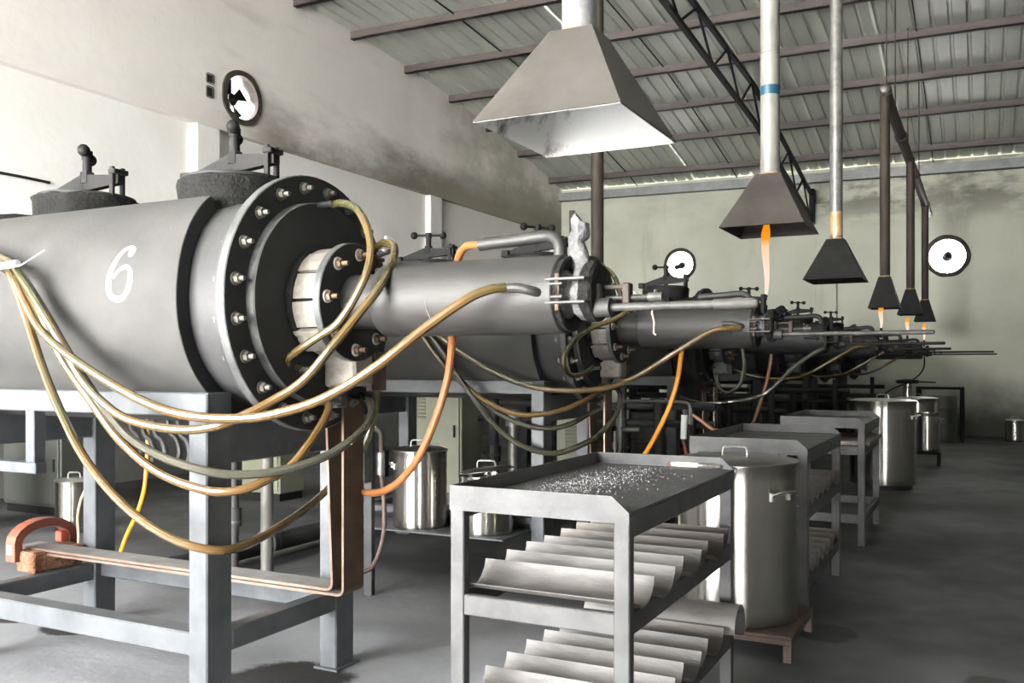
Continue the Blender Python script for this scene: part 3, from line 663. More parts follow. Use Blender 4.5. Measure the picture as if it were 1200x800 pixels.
hose([(384, 462, 3.12), (385, 473, 3.06), (382, 488, 3.0), (362, 520, 2.90), (338, 548, 2.82), (315, 561, 2.74), (282, 574, 2.66), (240, 574, 2.60), (185, 553, 2.55), (140, 515, 2.52), (105, 468, 2.50), (75, 425, 2.49), (55, 385, 2.48), (38, 350, 2.485), (15, 315, 2.52), (-25, 296, 2.62)], .0175, 'hose', 'olive hose rising to the lug below the neck left of the copper bars', G1)
hose([(415, 465, 3.42), (426, 464, 3.36), (435, 475, 3.26), (433, 493, 3.14), (415, 513, 3.0), (378, 536, 2.88), (325, 552, 2.75), (275, 556, 2.66), (235, 550, 2.60), (190, 535, 2.56), (155, 515, 2.54), (130, 488, 2.52), (100, 446, 2.51), (78, 410, 2.50), (58, 375, 2.50), (35, 338, 2.50), (12, 308, 2.54), (-25, 292, 2.64)], .0175, 'hosegrey', 'grey hose curling round the right of the copper bars', G1)
hose([(440, 440, 3.5), (442, 465, 3.5), (435, 500, 3.5), (422, 530, 3.49), (400, 556, 3.48), (380, 577, 3.42), (350, 602, 3.15), (305, 630, 2.86), (272, 643, 2.68), (240, 643, 2.59), (198, 629, 2.54), (150, 596, 2.51), (102, 541, 2.49), (70, 480, 2.475), (48, 425, 2.47), (32, 375, 2.47), (18, 335, 2.48), (5, 310, 2.5), (-25, 298, 2.58)], .0175, 'hose', 'lowest drooping hose of the nearest furnace, below all the others', G1)
tag(obj('pipe_stub', MB().cyl(at(-20, 316, Y=2.44), at(21, 308, Y=2.44), .014, n=14), 'white'), 'white plastic pipe stub gathered with the hoses at the left edge', 'pipe')
tag(obj('zip_tie', MB().tube([at(10, 314, Y=2.43), at(24, 311, Y=2.43), at(52, 293, Y=2.44)], .0022, 5), 'white'), 'thin white cable tie sticking out from the hose bundle', 'tie')
hose([(562, 287, 3.17), (548, 288, 3.20), (539, 298, 3.24), (534, 318, 3.28), (531, 350, 3.29), (530, 395, 3.26), (525, 440, 3.22), (512, 486, 3.2), (492, 533, 3.2), (470, 562, 3.25), (447, 576, 3.32), (425, 576, 3.42), (412, 566, 3.52)], .016, 'orange', 'faded orange hose hanging from the nearest tube past the steel pot', G1)
G2 = 'hoses of the second furnace'
OFF = pitch
hA = hose([(868, 384, 6.09), (850, 385, 6.04), (830, 390, 6.02), (790, 414, 5.98), (740, 444, 5.94), (700, 456, 5.92), (650, 457, 5.90), (612, 450, 5.88), (575, 434, 5.86), (540, 413, 5.84), (516, 395, 5.84), (480, 365, 5.86)], .019, 'hose', 'olive hose sweeping from the side of the second tube', G2, front=.15)
hose([(712, 452, 6.3), (690, 466, 6.15), (662, 479, 6.02), (625, 486, 5.92), (595, 482, 5.88), (560, 464, 5.86), (525, 433, 5.85), (497, 397, 5.86), (480, 370, 5.88)], .019, 'hose', 'upper sagging olive hose below the second furnace vessel', G2, front=.15)
hose([(704, 478, 6.36), (688, 486, 6.3), (672, 495, 6.15), (645, 502, 6.02), (612, 497, 5.94), (575, 478, 5.9), (540, 445, 5.88), (508, 400, 5.87), (485, 365, 5.88)], .018, 'hosegrey', 'middle sagging hose below the second furnace vessel', G2, front=.15)
hD = hose([(712, 456, 6.5), (722, 454, 6.48), (727, 465, 6.42), (722, 485, 6.36), (705, 506, 6.25), (686, 519, 6.12), (650, 531, 5.98), (612, 522, 5.9), (580, 498, 5.86), (550, 460, 5.84), (520, 415, 5.84), (495, 380, 5.86)], .020, 'hosegrey', 'thick lowest hose drooping in front of the second furnace stand', G2, front=.15)
hose([(704, 314, 6.35), (712, 316, 6.3), (721, 326, 6.2), (726, 342, 6.1), (735, 362, 6.02), (720, 374, 5.93), (696, 383, 5.85), (676, 396, 5.64), (662, 415, 5.46), (662, 431, 5.47), (671, 440, 5.60), (684, 437, 5.78), (694, 430, 5.95)], .018, 'hose', 'brown hose looping over the neck of the second furnace', G2)
hose([(800, 402, 6.32), (798, 418, 6.36), (794, 445, 6.38), (785, 475, 6.36), (772, 503, 6.36), (757, 530, 6.38), (745, 545, 6.4)], .017, 'orangevivid', 'bright orange hose hanging under the second tube', G2)
G3 = 'hoses of the third furnace'
hose([(868, 398, 9.2), (872, 430, 9.1), (866, 452, 9.0), (852, 460, 9.0), (842, 452, 9.05), (838, 440, 9.1)], .02, 'hosegrey', 'grey loop hose by the neck of the third furnace', G3)
hose([(966, 408, 9.24), (950, 416, 9.2), (928, 432, 9.15), (905, 455, 9.1), (885, 466, 9.1), (858, 470, 9.1), (825, 472, 9.12), (790, 462, 9.2)], .019, 'hosegrey', 'grey-green hose sweeping from the side of the third tube', G3)
hose([(905, 405, 9.5), (902, 430, 9.48), (896, 456, 9.46), (884, 492, 9.46), (878, 505, 9.46)], .018, 'orange', 'brownish orange hose hanging under the third tube', G3)
for i, lb in ((3, 'dark hose sagging from the fourth furnace tube'), (4, 'dark hose sagging from the fifth furnace tube'), (5, 'dark hose sagging from the last furnace tube')):
    d = FY[i] - FY[1]; c_ = hA.copy(); C.objects.link(c_); c_.location = hA.location + Vector((DX[i], d, 0)); c_['label'] = lb; c_['group'] = 'hoses of the far furnaces'
for (pts, lb) in (([(1083, 411, 18.6), (1082, 432, 18.3), (1068, 446, 18.2), (1045, 456, 18.2), (1028, 468, 18.3)], 'lower black cable slanting below the last furnace mouth'),):
    tag(obj('cable', MB().tube(spline([at(u, v, Y=y) for u, v, y in pts], 5), .014, 6), 'black'), lb, 'cable')

# ---------------------------------------------------------------- hoods, stacks and flames
def hood(cx, yc, zr, wx, wy, tw, h, label, smat, hmat, ztop, sr, group='hoods over the furnace mouths', extra=None, ash=False):
    t = thing('flue_hood', (cx, yc, zr), label, 'hood', group)
    B = [(cx - wx / 2, yc - wy / 2), (cx + wx / 2, yc - wy / 2), (cx + wx / 2, yc + wy / 2), (cx - wx / 2, yc + wy / 2)]
    T = [(cx - tw / 2, yc - tw / 2), (cx + tw / 2, yc - tw / 2), (cx + tw / 2, yc + tw / 2), (cx - tw / 2, yc + tw / 2)]
    for k in range(4):
        j = (k + 1) % 4; o = [Vector((*B[k], zr)), Vector((*B[j], zr)), Vector((*T[j], zr + h)), Vector((*T[k], zr + h))]
        nrm = (o[1] - o[0]).cross(o[3] - o[0]).normalized(); c_ = Vector((cx, yc, zr)); nrm *= -1 if nrm.dot(o[0] - c_) > 0 else 1
        mb = MB(); mb.prism(o, nrm * .004); 
        for f in mb.b.faces: f.material_index = 0
        obj('hood_panel', mb, hmat, t, smooth=False)
        if ash:
            mb = MB(); q = [p + nrm * .005 for p in o]; mb.prism(q, nrm * .001); obj('ash_lining', mb, 'ash', t, smooth=False)
    obj('flue_pipe', MB().cyl((cx, yc, zr + h - .01), (cx, yc, ztop), sr, n=24), smat, t)
    obj('collar', MB().lathe([(zr + h - .006, sr + .012), (zr + h + .012, sr + .004), (zr + h + .014, sr)], (cx, yc, 0), 'Z', 24), 'heat', t)
    if extra: extra(t)
    return t
hood(-1.27, 3.02, 2.275, .53, .60, .16, .345, 'large near hood with a white ash-crusted inside and short blued pipe', 'galvblue', 'hood', 7.25, .062, ash=True)
def tape(t):
    p = at(895, 100, X=-1.25)
    obj('tape_band', MB().lathe([(p.z - .03, .0625), (p.z - .03, .0640), (p.z + .03, .0640), (p.z + .03, .0625)], (-1.24, 6.18, 0), 'Z', 24, closed=True), 'tape', t, label='blue tape band')
    obj('pipe_joint', MB().lathe([(p.z + .24, .062), (p.z + .245, .0645), (p.z + .252, .062)], (-1.24, 6.18, 0), 'Z', 24), 'palepipe', t)
hood(-1.24, 6.18, 2.335, .53, .60, .16, .365, 'brown-grey hood on a pale pipe with a blue tape band', 'palepipe', 'hooddark', 7.25, .062, extra=tape)
def stain(t): obj('heat_stain', MB().lathe([(2.70, .0605), (2.70, .0612), (2.93, .0612), (2.93, .0605)], (-1.25, 9.36, 0), 'Z', 24, closed=True), 'heat', t)
hood(-1.25, 9.36, 2.265, .53, .60, .16, .40, 'dark hood on a grey pipe, third along, with no flame below', 'galv', 'black', 7.25, .06, extra=stain)
hl = ['fourth hood along, small and dark on a rusty pipe from the header', 'fifth hood along, overlapping the last one', 'farthest and smallest hood near the back wall']
HP = []
for i in (3, 4, 5):
    x = at((1037, 1067, 1084)[i - 3], 360, Y=FY[i]).x; z = (2.17, 2.24, 2.27)[i - 3]; zt = (4.92, 4.70, 4.47)[i - 3]
    hood(x, FY[i], z, .37, .42, .14, .40, hl[i - 3], 'rustpipe', 'black', zt, .062); HP.append((x, FY[i], zt))
hd = thing('flue_header', (HP[0][0], HP[0][1], 4.7), 'rusty header pipe joining the three far flues below the roof', 'pipe')
d = (Vector(HP[2]) - Vector(HP[0])).normalized()
obj('header_pipe', MB().cyl(Vector(HP[0]) - d * .1, Vector(HP[2]) + d * .9, .07, n=20), 'rustpipe', hd)
obj('elbow', MB().sph(Vector(HP[0]) - d * .03, .085, 14), 'galv', hd)
for q in range(3):
    p = Vector(HP[0]) + d * (2.0 + 2.2 * q); obj('coupling', MB().cyl(p - d * .06, p + d * .06, .085, n=20), 'rustpipe', hd)
for q, s_ in enumerate((.15, 1.2, 3.0, 5.0)):
    p = Vector(HP[0]) + d * s_; obj('hanger_wire', MB().cyl(p, (p.x, p.y, rz(p.y) + .1 + tilt(p.x)), .010, n=6), 'rustpipe', hd)
def flame(x, y, z0, z1, w_, label):
    P, R = [], []
    for k in range(15):
        t = k / 14; P.append((x + .005 * sin(t * 7), y + .004 * sin(t * 5 + 1), z0 + (z1 - z0) * t)); R.append(w_ * (.35 + .9 * t - .25 * t * t) * (1 if t < .85 else (1.08 - (t - .85) * 3.0)))
    return tag(obj('flame', MB().tube(P, 0, 12, rad=R), 'flame'), label, 'flame', 'gas flames at the furnace mouths')
flame(-1.28, 6.25, 1.925, 2.39, .030, 'tall pale flame rising from the second furnace into its hood')
flame(-1.30 + DX[3], FY[3], 1.925, 2.21, .032, 'orange flame under the fourth hood')
flame(-1.30 + DX[4], FY[4], 1.925, 2.20, .034, 'small orange flame under the fifth hood')
flame(-1.30 + DX[5], FY[5], 1.925, 2.24, .034, 'small pinkish flame under the farthest hood')
# the dark column between the rows
p = at(700, 300, Y=10.95)
tag(obj('steel_column', MB().cyl((p.x, 10.95, 0), (p.x, 10.95, 7.0), .082, n=24), 'rustpipe'), 'dark brown round steel column rising to the roof behind the near hood', 'column')

# ---------------------------------------------------------------- carts and troughs
def cart(x0, x1, y0, y1, zt, shelves, label, small=False):
    t = thing('tray_cart', ((x0 + x1) / 2, (y0 + y1) / 2, 0), label, 'cart', 'steel tray carts')
    zp = zt - .052; b = .004
    for x, y in ((x0, y0), (x1 - .055, y0), (x0, y1 - .045), (x1 - .055, y1 - .045)): obj('leg', MB().box((x, y, 0), (x + .055, y + .045, zp - .009), b), 'cart', t)
    obj('tray', MB().box((x0, y0, zp - .008), (x1, y1, zp), .002), 'carttop', t)
    for y in (y0 - .004, y1 - .004):
        mb = MB(); mb.prism([(x0, y, zp - .035), (x1, y, zp - .035), (x1, y, zp), (x1 - .06, y, zt), (x0, y, zt)], (0, .008, 0)); obj('rim', mb, 'cart', t)
    obj('rim', MB().box((x0, y0 + .008, zp - .03), (x0 + .006, y1 - .008, zt), .001), 'cart', t)
    obj('tray_beam', MB().box((x1 - .03, y0 + .04, zp - .085), (x1, y1 - .04, zp - .009), b), 'carttop', t)
    obj('tray_beam', MB().box((x0, y0 + .04, zp - .07), (x0 + .03, y1 - .04, zp - .009), b), 'cart', t)
    for z in shelves:
        for y in (y0 + .004, y1 - .035): obj('shelf_rail', MB().box((x0 + .05, y, z - .072), (x1 - .05, y + .03, z), b), 'cart', t)
        for x in (x0 + .004, x1 - .036): obj('shelf_rail', MB().box((x, y0 + .04, z - .075), (x + .032, y1 - .04, z), b), 'cart', t)
    return t
cart(-1.665, -1.0, 2.79, 4.18, 1.03, (.65, .255), 'nearest steel tray cart with white grit and a brush on top')
cart(-1.545, -.868, 5.36, 6.72, 1.03, (.65, .255), 'second steel tray cart, behind the big steel pot')
cart(-1.49, -.83, 7.85, 9.05, 1.03, (.80, .25), 'third steel tray cart, farthest along the aisle')

def trough(x0, x1, yc, z, R, tip, m, label, group, seed, flip=False, skew=0):
    mb = MB(); N = 12; th = .004; A = []
    a0, a1 = (radians(228), radians(338 + tip * .4)) if not flip else (radians(-35), radians(185))
    zc = z + R + .004
    if flip: zc = z + R * .6
    for r in (R, R - th):
        for x in (x0, x1):
            A.append([mb.b.verts.new((x + (skew if x == x0 else 0), yc + r * cos(a0 + (a1 - a0) * k / N), zc + r * sin(a0 + (a1 - a0) * k / N) + .004 * noise.noise(Vector((x * 3, k * .5, seed))))) for k in range(N + 1)])
    o0, o1, i0, i1 = A
    for k in range(N):
        mb.face([o0[k], o0[k + 1], o1[k + 1], o1[k]]); mb.face([i0[k], i1[k], i1[k + 1], i0[k + 1]])
        mb.face([o0[k], i0[k], i0[k + 1], o0[k + 1]]); mb.face([o1[k], o1[k + 1], i1[k + 1], i1[k]])
    for k in (0, N): mb.face([o0[k], o1[k], i1[k], i0[k]])
    return tag(obj('metal_trough', mb, m), label, 'trough', group)
U = ['first', 'second', 'third', 'fourth', 'fifth', 'sixth', 'seventh', 'eighth']
def ln(i): return U[i]
ms = ['trough', 'trough', 'trough', 'trough', 'troughdark', 'troughdark', 'troughdark']
for i in range(7):
    trough(-1.635, -.985 + .02 * (i % 2), 2.90 + i * .172, .65, .102, 28 + 3 * (i % 3), ms[i], f'{ln(i)} half-pipe trough from the front on the near cart upper shelf', 'troughs on the near cart upper shelf', i)
for i in range(6):
    trough(-1.635, -.985 + .02 * (i % 2), 2.90 + i * .172, .255, .102, 28 + 3 * (i % 3), ms[max(0, i - 1)], f'{ln(i)} half-pipe trough from the front on the near cart lower shelf', 'troughs on the near cart lower shelf', i + 20)
trough(-1.62, -.93, 4.00, .255, .10, 0, 'trough', 'upturned half-pipe trough at the back of the near cart lower shelf', 'troughs on the near cart lower shelf', 31, flip=True)
for s_, z in (('upper', .65), ('lower', .255)):
    for i in range(6):
        trough(-1.52, -.86, 5.48 + i * .19, z, .11, 28, ms[i], f'{ln(i)} trough from the front on the second cart {s_} shelf', f'troughs on the second cart {s_} shelf', i + 40)
dk = MB().box((-1.50, 7.90, .801), (-.80, 8.95, .835), .006); dk.box((-1.44, 7.95, .83), (-.86, 8.9, .838), .001)
tag(obj('sand_tray', dk, ['brick']), 'shallow pale tray lying on the third cart shelf', 'tray')
# grit strewn on the near cart, and the brush
gm = MB(); rg = random.Random(9)
for k in range(1500):
    y = 3.05 + abs(rg.gauss(.45, .33)); x = -1.42 + rg.gauss(0, .10) + (y - 3.4) * .05
    if not (-1.62 < x < -1.03 and 2.83 < y < 4.12): continue
    r = rg.uniform(.0007, .0021); c_ = Vector((x, y, .978 + r * .6)); a = rg.uniform(0, 6)
    v = [gm.b.verts.new(c_ + Vector((cos(a + q * 2.1) * r, sin(a + q * 2.1) * r, -r * .5))) for q in range(3)] + [gm.b.verts.new(c_ + Vector((0, 0, r)))]
    gm.face(v[:3]); [gm.face([v[q], v[(q + 1) % 3], v[3]]) for q in range(3)]
tag(obj('white_grit', gm, 'grit', smooth=False), 'white grit strewn over the top of the nearest cart', 'grit', kind='stuff')
a, b = at(782, 543, Z=.99), at(852, 547, Z=.99); b = a + (b - a).normalized() * .26; d = (b - a).normalized()
bs = thing('brush', (a + b) / 2 - Vector((0, 0, .012)), 'brush with a pale wooden handle at the back of the nearest cart', 'brush')
obj('handle', MB().tube([a + d * .02, a + d * .05, a + d * .11, a + d * .15], 0, 12, rad=[.009, .0115, .012, .011]), 'wood', bs)
obj('handle_tip', MB().tube([a, a + d * .008, a + d * .021], 0, 12, rad=[.004, .0085, .009]), 'redtip', bs)
obj('ferrule', MB().cyl(a + d * .15, a + d * .175, .012, n=12), 'galv', bs)
obj('bristles', MB().tube([a + d * .175, a + d * .21, a + d * .25, a + d * .26], 0, 12, rad=[.0115, .0135, .010, .003]), 'bristle', bs)

# ---------------------------------------------------------------- pots and tanks
def pot(x, y, z, r, h, label, lid='closed', group='steel pots', side=True, hang=0, ang=0, m='steel', lidtilt=0, sc_handle=1):
    t = thing('steel_pot', (x, y, z), label, 'pot', group)
    mb = MB(); seg = 12; pr_ = [(z, 0), (z, r * .94), (z + .008, r * .985), (z + .02, r)] + [(z + .02 + (h - .04) * k / seg, r * (1 + .004 * sin(k * 2.1 + x * 9))) for k in range(1, seg)] + [(z + h - .018, r), (z + h - .008, r * 1.02), (z + h, r * 1.02), (z + h, r * .985), (z + h * .5, r * .985)]
    mb.lathe(pr_, (x, y, 0), 'Z', 72); obj('body', mb, m, t, ang=40)
    if lid:
        mb = MB(); zt = z + h + .001; mb.lathe([(zt, r * 1.03), (zt + .006, r * 1.035), (zt + .008, r * .97), (zt + .022, r * .8), (zt + .030, 0)], (x, y, 0), 'Z', 64)
        mb.lathe([(zt, r * 1.03), (zt, 0)], (x, y, 0), 'Z', 64)
        if lidtilt:
            R_ = Matrix.Rotation(lidtilt, 3, 'Y'); c_ = Vector((x, y, zt))
            for v in mb.b.verts: v.co = R_ @ (v.co - c_) + c_ + Vector((0, 0, abs(sin(lidtilt)) * r * 1.02))
        L_ = obj('lid', mb, 'steellid', t)
        d = Vector((cos(ang), sin(ang), 0)) * .065 * sc_handle; c_ = Vector((x, y, zt + .026 + (abs(sin(lidtilt)) * r if lidtilt else 0)))
        mb = MB(); mb.tube(spline([c_ - d, c_ - d * .96 + Vector((0, 0, .03)), c_ - d * .7 + Vector((0, 0, .045)), c_ + d * .7 + Vector((0, 0, .045)), c_ + d * .96 + Vector((0, 0, .03)), c_ + d], 4), .0065, 8); obj('lid_handle', mb, 'steellid', L_)
    if side:
        for a in (side if isinstance(side, (list, tuple)) else (0, pi)):
            e = Vector((cos(a), sin(a), 0)); f_ = Vector((-sin(a), cos(a), 0)); c_ = Vector((x, y, z + h * .82)) + e * (r - .002)
            mb = MB(); mb.tube(spline([c_ - f_ * .06, c_ - f_ * .055 + e * .03 + Vector((0, 0, .01)), c_ - f_ * .04 + e * .055 + Vector((0, 0, .02)), c_ + f_ * .04 + e * .055 + Vector((0, 0, .02)), c_ + f_ * .055 + e * .03 + Vector((0, 0, .01)), c_ + f_ * .06], 4), .007, 8)
            for s_ in (-1, 1): mb.cyl(c_ + f_ * .06 * s_ - Vector((0, 0, .03)), c_ + f_ * .06 * s_ + Vector((0, 0, .012)), .010, n=8)
            obj('side_handle', mb, 'steellid', t)
    return t
dl = thing('dolly', (-1.15, 4.82, 0), 'low rusty steel stand carrying the big pot', 'stand')
obj('deck', MB().box((-1.50, 4.60, .115), (-.82, 5.24, .13), .003), 'dolly', dl)
for lo, hi in (((-1.50, 4.60, .085), (-.82, 4.63, .115)), ((-1.50, 5.21, .085), (-.82, 5.24, .115)), ((-.85, 4.63, .085), (-.82, 5.21, .115)), ((-1.50, 4.63, .085), (-1.47, 5.21, .115))): obj('deck_rail', MB().box(lo, hi, .003), 'dolly', dl)
for x in (-1.50, -.862):
    for y in (4.60, 5.198): obj('leg', MB().box((x, y, 0), (x + .042, y + .042, .085), .003), 'dolly', dl)
pot(-1.168, 4.90, .131, .318, .815, 'big dented steel pot with lid standing behind the nearest cart', ang=.35, side=(-.55, 2.6))
pb = at(492, 600, Y=5.65)
pot(pb.x, 5.65, .287, .195, .55, 'shiny steel pot with a dark-rimmed lid beside the hanging orange hose', ang=.5, side=(-2.4,), lidtilt=0)
pc = at(570, 610, Y=5.65)
pot(pc.x, 5.65, .287, .19, .40, 'lower shiny pot with tilted lid, just left of the second stand leg', ang=.3, side=(-1.9, .5), lidtilt=-.14)
obj('pot_shelf', MB().box((-4.2, 5.44, .275), (-2.84, 5.87, .287), .002).box((-4.2, 5.865, .275), (-2.84, 5.875, .33), .002), 'stand', [o for o in SC.objects if o.name.startswith('furnace_stand') and abs(o.location.y - FY[1]) < .01][0])
pl = at(87, 622, Z=0); pot(pl.x, pl.y, 0, .155, .44, 'small steel pot on the floor seen under the nearest furnace', side=False, ang=.3, sc_handle=.9)
pk = at(1033, 575, Z=0); tk = pot(pk.x - .02, pk.y + .35, .05, .37, .98, 'large steel tank beyond the third cart', lid='closed', side=(-.3,))
obj('base_ring', MB().lathe([(0, .33), (.05, .33), (.05, .30), (0, .30)], (pk.x - .02, pk.y + .35, 0), 'Z', 48, closed=True), 'black', tk)
p2 = at(1085, 545, Z=0)
pot(p2.x, p2.y + .1, .20, .185, .56, 'smaller open pot on a black stool down the aisle', lid=None, side=(-.4,))
sb = thing('stool', (p2.x, p2.y + .1, 0), 'black stool under the smaller pot down the aisle', 'stool')
obj('seat', MB().box((p2.x - .2, p2.y - .1, .17), (p2.x + .2, p2.y + .3, .199), .004), 'black', sb)
for x in (-.19, .15):
    for y in (-.09, .25): obj('leg', MB().box((p2.x + x, p2.y + y, 0), (p2.x + x + .04, p2.y + y + .04, .17), .003), 'black', sb)
p3 = Vector((at(1074, 500, Y=17.2).x, 17.2, 0))
t3 = pot(p3.x, p3.y, .03, .33, .86, 'dark tank with a capped neck near the back wall', lid='closed', side=False)
obj('neck', MB().cyl((p3.x - .14, p3.y, .9), (p3.x - .14, p3.y, 1.16), .07, n=16), 'steel', t3)
obj('neck_cap', MB().lathe([(1.14, .17), (1.17, .20), (1.20, .17), (1.22, 0)], (p3.x - .14, p3.y, 0), 'Z', 24).tube([(p3.x, p3.y, 1.17), (p3.x + .3, p3.y, 1.16)], .012, 6), 'black', t3)
rk = Vector((at(1104, 520, Y=19.3).x, 19.3, 0))
rt = thing('drum_rack', rk, 'black tube rack by the back wall around a grey drum', 'rack')
obj('frame', MB().tube([(rk.x - .42, rk.y, 0), (rk.x - .42, rk.y, 1.02), (rk.x + .34, rk.y, 1.02), (rk.x + .34, rk.y, 0)], .045, 6), 'black', rt)
obj('frame', MB().tube([(rk.x - .42, rk.y + .6, 0), (rk.x - .42, rk.y + .6, 1.0), (rk.x + .34, rk.y + .6, 1.0), (rk.x + .34, rk.y + .6, 0)], .045, 6), 'black', rt)
tag(obj('drum', MB().lathe([(0, 0), (0, .27), (.3, .27), (.31, .28), (.33, .28), (.34, .27), (.6, .27), (.61, .28), (.63, .28), (.64, .27), (.86, .27), (.87, .25), (.87, 0)], (rk.x - .02, rk.y + .3, 0), 'Z', 32), 'greygreen'), 'grey drum standing inside the black tube rack', 'drum')
p5 = at(1189, 517, Z=0)
pot(p5.x, p5.y, 0, .16, .40, 'small pot alone by the back wall at far right', lid='closed', side=False)

# ---------------------------------------------------------------- cabinets, pipes and fittings under the furnaces
def cabinet(x0, y0, x1, y1, h, m, label, vents):
    t = thing('control_cabinet', ((x0 + x1) / 2, (y0 + y1) / 2, 0), label, 'cabinet', 'control cabinets')
    obj('plinth', MB().box((x0 + .02, y0 + .02, 0), (x1 - .02, y1 - .02, .08)), 'black', t)
    obj('body', MB().box((x0, y0, .08), (x1, y1, h), .01), m, t)
    dr = obj('door', MB().box((x0 + .02, y0 - .018, .11), (x1 - .02, y0, h - .03), .006), m, t)
    obj('handle', MB().box((x1 - .08, y0 - .035, h * .5), (x1 - .06, y0 - .018, h * .5 + .12), .004), 'black', dr)
    n = 8
    for k in range(n if vents else 0):
        z = h * .62 + k * .035; obj('louvre', MB().prism([(x0 + .10, y0 - .018, z), (x0 + .10, y0 - .032, z), (x0 + .10, y0 - .018, z + .022)], (.16, 0, 0)), m, t)
    return t
c0 = at(474, 500, Y=7.75); c1 = at(541, 500, Y=7.75); cabinet(c0.x, 7.75, c1.x, 8.15, 1.5, 'olive', 'pale olive control cabinet seen behind the shiny pot', True)
c0 = at(652, 500, Y=7.9); c1 = at(676, 500, Y=7.9); cabinet(c0.x, 7.9, c1.x + .1, 8.3, 1.12, 'olive', 'narrow olive cabinet behind the second stand', True)
c0 = at(283, 500, Y=7.6); c1 = at(328, 500, Y=7.6); cabinet(c0.x, 7.6, c1.x, 8.0, 1.4, 'olive', 'pale olive cabinet behind the near post of the first stand', True)
c0 = at(55, 500, X=-8.6); cabinet(-8.7, 5.9, -7.85, 6.3, .86, 'greygreen', 'low grey-green cabinet by the left wall under the furnace', False)
cabinet(-8.2, 4.55, -7.7, 4.95, .88, 'greygreen', 'grey-green cabinet at the left edge under the furnace', True)
def pipe(pts, r, m, label, fl=(), cat='pipe', n=16):
    t = thing('pipe', Vector(pts[0]), label, cat)
    obj('pipe_run', MB().tube(pts, r, n), m, t)
    for p, d, rr, L_, mm in fl:
        p, d = Vector(p), Vector(d); obj('fitting', MB().cyl(p - d * L_ / 2, p + d * L_ / 2, rr, n=20), mm, t)
    return t
pipe([(-4.80, 4.35, .11), (-4.80, 12, .11)], .075, 'shell', 'thick grey pipe lying on the floor behind the nearest stand', [((-4.80, 5.35, .11), (0, 1, 0), .105, .03, 'shell'), ((-4.80, 5.39, .11), (0, 1, 0), .105, .03, 'shell')])
pipe([(-4.62, 4.35, .06), (-4.62, 12, .06)], .024, 'galv', 'thin grey pipe on the floor beside the thick one')
p = at(275, 600, Y=4.6); pipe([(p.x, 4.6, 0), (p.x, 4.6, 1.35)], .028, 'shell', 'dark upright pipe with a coupling behind the near post', [((p.x, 4.6, .45), (0, 0, 1), .045, .12, 'shell'), ((p.x, 4.6, .42), (0, 0, 1), .048, .015, 'galv')])
p = at(313, 600, Y=4.9); pipe([(p.x, 4.9, 0), (p.x, 4.9, 1.35)], .043, 'palepipe', 'pale upright pipe left of the copper bars')
# valve with a drain hose behind the copper bars
p = at(447, 530, Y=4.3)
v = thing('ball_valve', p, 'ball valve on a pipe elbow behind the copper bars', 'valve')
e = at(447, 505, Y=4.3)
obj('pipe_elbow', MB().tube(spline([at(428, 502, Y=4.3), at(438, 502, Y=4.3), at(446, 506, Y=4.3), at(447, 520, Y=4.3), at(447, 545, Y=4.3)], 4), .017, 10), 'rustpipe', v)
obj('valve_body', MB().cyl(at(447, 530, Y=4.3), at(447, 556, Y=4.3), .026, n=12), 'galv', v)
obj('lever', MB().box(at(452, 548, Y=4.28) - Vector((.01, .01, .05)), at(454, 534, Y=4.30) + Vector((.004, .01, .03)), .002), 'black', v)
hose([(447, 556, 4.3), (450, 585, 4.3), (450, 620, 4.28), (445, 645, 4.25), (436, 664, 4.2), (424, 671, 4.15)], .013, 'dolly', 'thin brown hose hanging from the ball valve', 'thin hoses')
p = at(424, 560, Y=4.7); tag(obj('switch_box', MB().box((p.x - .05, 4.65, .72), (p.x + .05, 4.75, 1.05), .006), 'galv'), 'pale grey switch box behind the copper bars', 'box')
# braces that carry it off the floor
obj_sb = tag(obj('box_post', MB().box((p.x - .03, 4.76, 0), (p.x + .03, 4.80, 1.08), .003), 'shell'), 'dark post behind the pale grey switch box', 'post')
# flow meter by the second furnace
yv = 7.35
fmv = thing('flow_meter', at(803, 500, Y=yv), 'white tube flow meter hanging from a bent pipe behind the carts', 'meter')
obj('pipe_run', MB().tube(spline([at(705, 470, Y=yv), at(760, 470, Y=yv), at(798, 471, Y=yv), at(807, 474, Y=yv), at(809, 485, Y=yv), at(809, 497, Y=yv)], 5), .014, 8), 'galv', fmv)
obj('meter_tube', MB().cyl(at(802, 486, Y=yv - .02), at(801, 514, Y=yv - .02), .026, n=14), 'white', fmv)
obj('nut', MB().cyl(at(809, 486, Y=yv), at(809, 497, Y=yv), .022, n=6), 'galv', fmv)
obj('nut', MB().cyl(at(803, 480, Y=yv - .02), at(803, 486, Y=yv - .02), .022, n=6), 'galv', fmv)
for u in (801, 812): obj('drop_tube', MB().tube(spline([at(u - 2, 512, Y=yv), at(u + 2, 526, Y=yv), at(u + 4, 545, Y=yv), at(u + 4, 590, Y=yv), Vector((at(u + 4, 590, Y=yv).x, yv, 0))], 4), .014, 8), 'redclamp', fmv)
hose([(812, 486, 7.3), (822, 493, 7.3), (834, 502, 7.3), (850, 508, 7.35), (862, 530, 7.4), (868, 600, 7.4)], .014, 'orange', 'short orange hose leaving the flow meter', 'thin hoses')
for (u, v0, v1, y, r, m, lb) in ((727, 478, 560, 7.2, .024, 'galv', 'slim upright pipe right of the second copper bars'), (721, 505, 560, 7.0, .016, 'galv', 'thin upright tube next to the slim pipe'), (602, 480, 540, 7.6, .05, 'galv', 'upright fitting behind the second stand hoses')):
    a, b = at(u, v0, Y=y), at(u, v1, Y=y); pipe([(a.x, y, 0), (a.x, y, a.z)], r, m, lb, [((a.x, y, a.z - .12), (0, 0, 1), r * 1.5, .06, 'galv')])
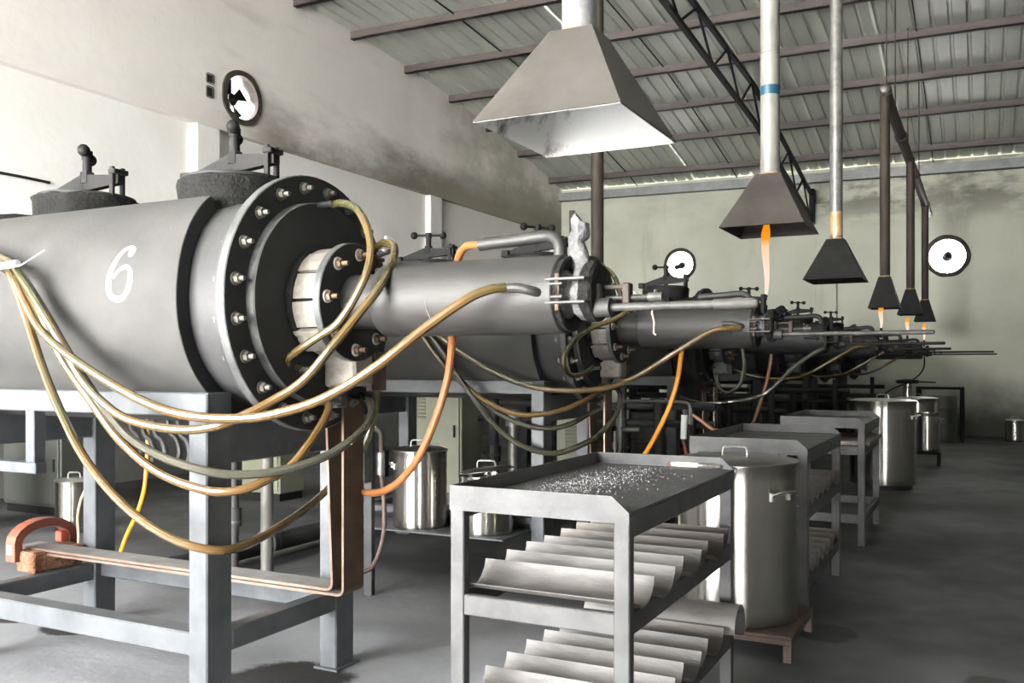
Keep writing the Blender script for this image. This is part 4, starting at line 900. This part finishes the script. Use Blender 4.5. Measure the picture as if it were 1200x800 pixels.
a = at(738, 504, Y=7.2); tag(obj('valve_handle', MB().cyl(at(730, 503, Y=7.2), at(750, 503, Y=7.2), .018, n=10), 'palepipe'), 'short pale valve handle on the slim upright pipe', 'handle')
p = at(163, 590, Y=4.5)
tag(obj('hose', MB().tube(spline([at(u, v, Y=4.7) for u, v in ((172, 470), (173, 520), (171, 556), (168, 578), (160, 603), (148, 628))] + [Vector((at(138, 640, Y=4.7).x, 4.7, .016))], 5), .015, 8), 'orangevivid'), 'bright orange hose hanging under the nearest furnace at left', 'hose', 'thin hoses')
tag(obj('hose', MB().tube(spline([at(u, v, Y=4.9) for u, v in ((103, 567), (95, 585), (91, 605), (92, 628))] + [Vector((at(93, 640, Y=4.9).x, 4.88, .011))], 5), .010, 8), 'string'), 'thin tan hose hanging in front of the small floor pot', 'hose', 'thin hoses')
# loose grey pipes bundled below the first vessel
for k, (u, v) in enumerate(((160, 515), (175, 520), (188, 520), (205, 518), (217, 520))):
    tag(obj('cable_loop', MB().tube(spline([at(u - 10, 470, Y=3.672), at(u - 6, v - 14, Y=3.68), at(u + 2, v - 4, Y=3.69), at(u + 6, v + 10, Y=3.69), at(u + 4, v + 20, Y=3.69)], 4), .016, 8), 'shell' if k != 3 else 'tube'), f'{ln(k)} grey cable end from the left hanging below the nearest vessel', 'cable', 'grey cable ends under the nearest vessel')

# drums and pipe racks made up to darken the space under the far furnaces
for i, wd in ((2, 'third'), (3, 'fourth'), (4, 'fifth'), (5, 'last')):
    for x, sd in ((-3.05, 'right'), (-3.85, 'left')):
        x += DX[i]; y = FY[i] + .02
        tag(obj('drum', MB().lathe([(0, 0), (0, .29), (.03, .30), (.32, .30), (.33, .312), (.35, .312), (.36, .30), (.64, .30), (.65, .312), (.67, .312), (.68, .30), (.94, .30), (.96, .29), (.95, .27), (.95, 0)], (x, y, 0), 'Z', 32), 'shadesteel'), f'added black drum under the {wd} furnace, {sd} one of the pair', 'drum', 'added dark drums under the far furnaces')
for k, (y, xs, wd) in enumerate(((8.05, (-4.3, -3.7, -3.3, -2.95, -2.6, -2.3), 'second and third'), (11.0, (-3.9, -3.3, -2.7, -2.2), 'third and fourth'), (14.1, (-3.7, -3.1, -2.5, -1.9), 'fourth and fifth'), (17.2, (-3.4, -2.8, -2.2, -1.7), 'fifth and last'))):
    r_ = thing('added_rack', ((xs[0] + xs[-1]) / 2, y, 0), f'added black rack of upright pipes and valves between the {wd} furnaces', 'pipes', 'added pipe racks between the furnaces')
    for j, x in enumerate(xs):
        mb = MB(); mb.cyl((x, y, 0), (x, y, 1.25 - .1 * (j % 3)), .035 if j % 2 else .05, n=12); obj('upright_pipe', mb, 'shadesteel', r_)
        mb = MB(); mb.cyl((x, y, .5 + .12 * (j % 2)), (x, y, .66 + .12 * (j % 2)), .07, n=10); mb.cyl((x - .09, y - .05, .58 + .12 * (j % 2)), (x + .09, y - .05, .58 + .12 * (j % 2)), .016, n=8); obj('valve', mb, 'black', r_)
    for z in (.22, .92, 1.08): obj('cross_pipe', MB().cyl((xs[0] - .2, y + .05, z), (xs[-1] + .2, y + .05, z), .035, n=10), 'shadesteel', r_)
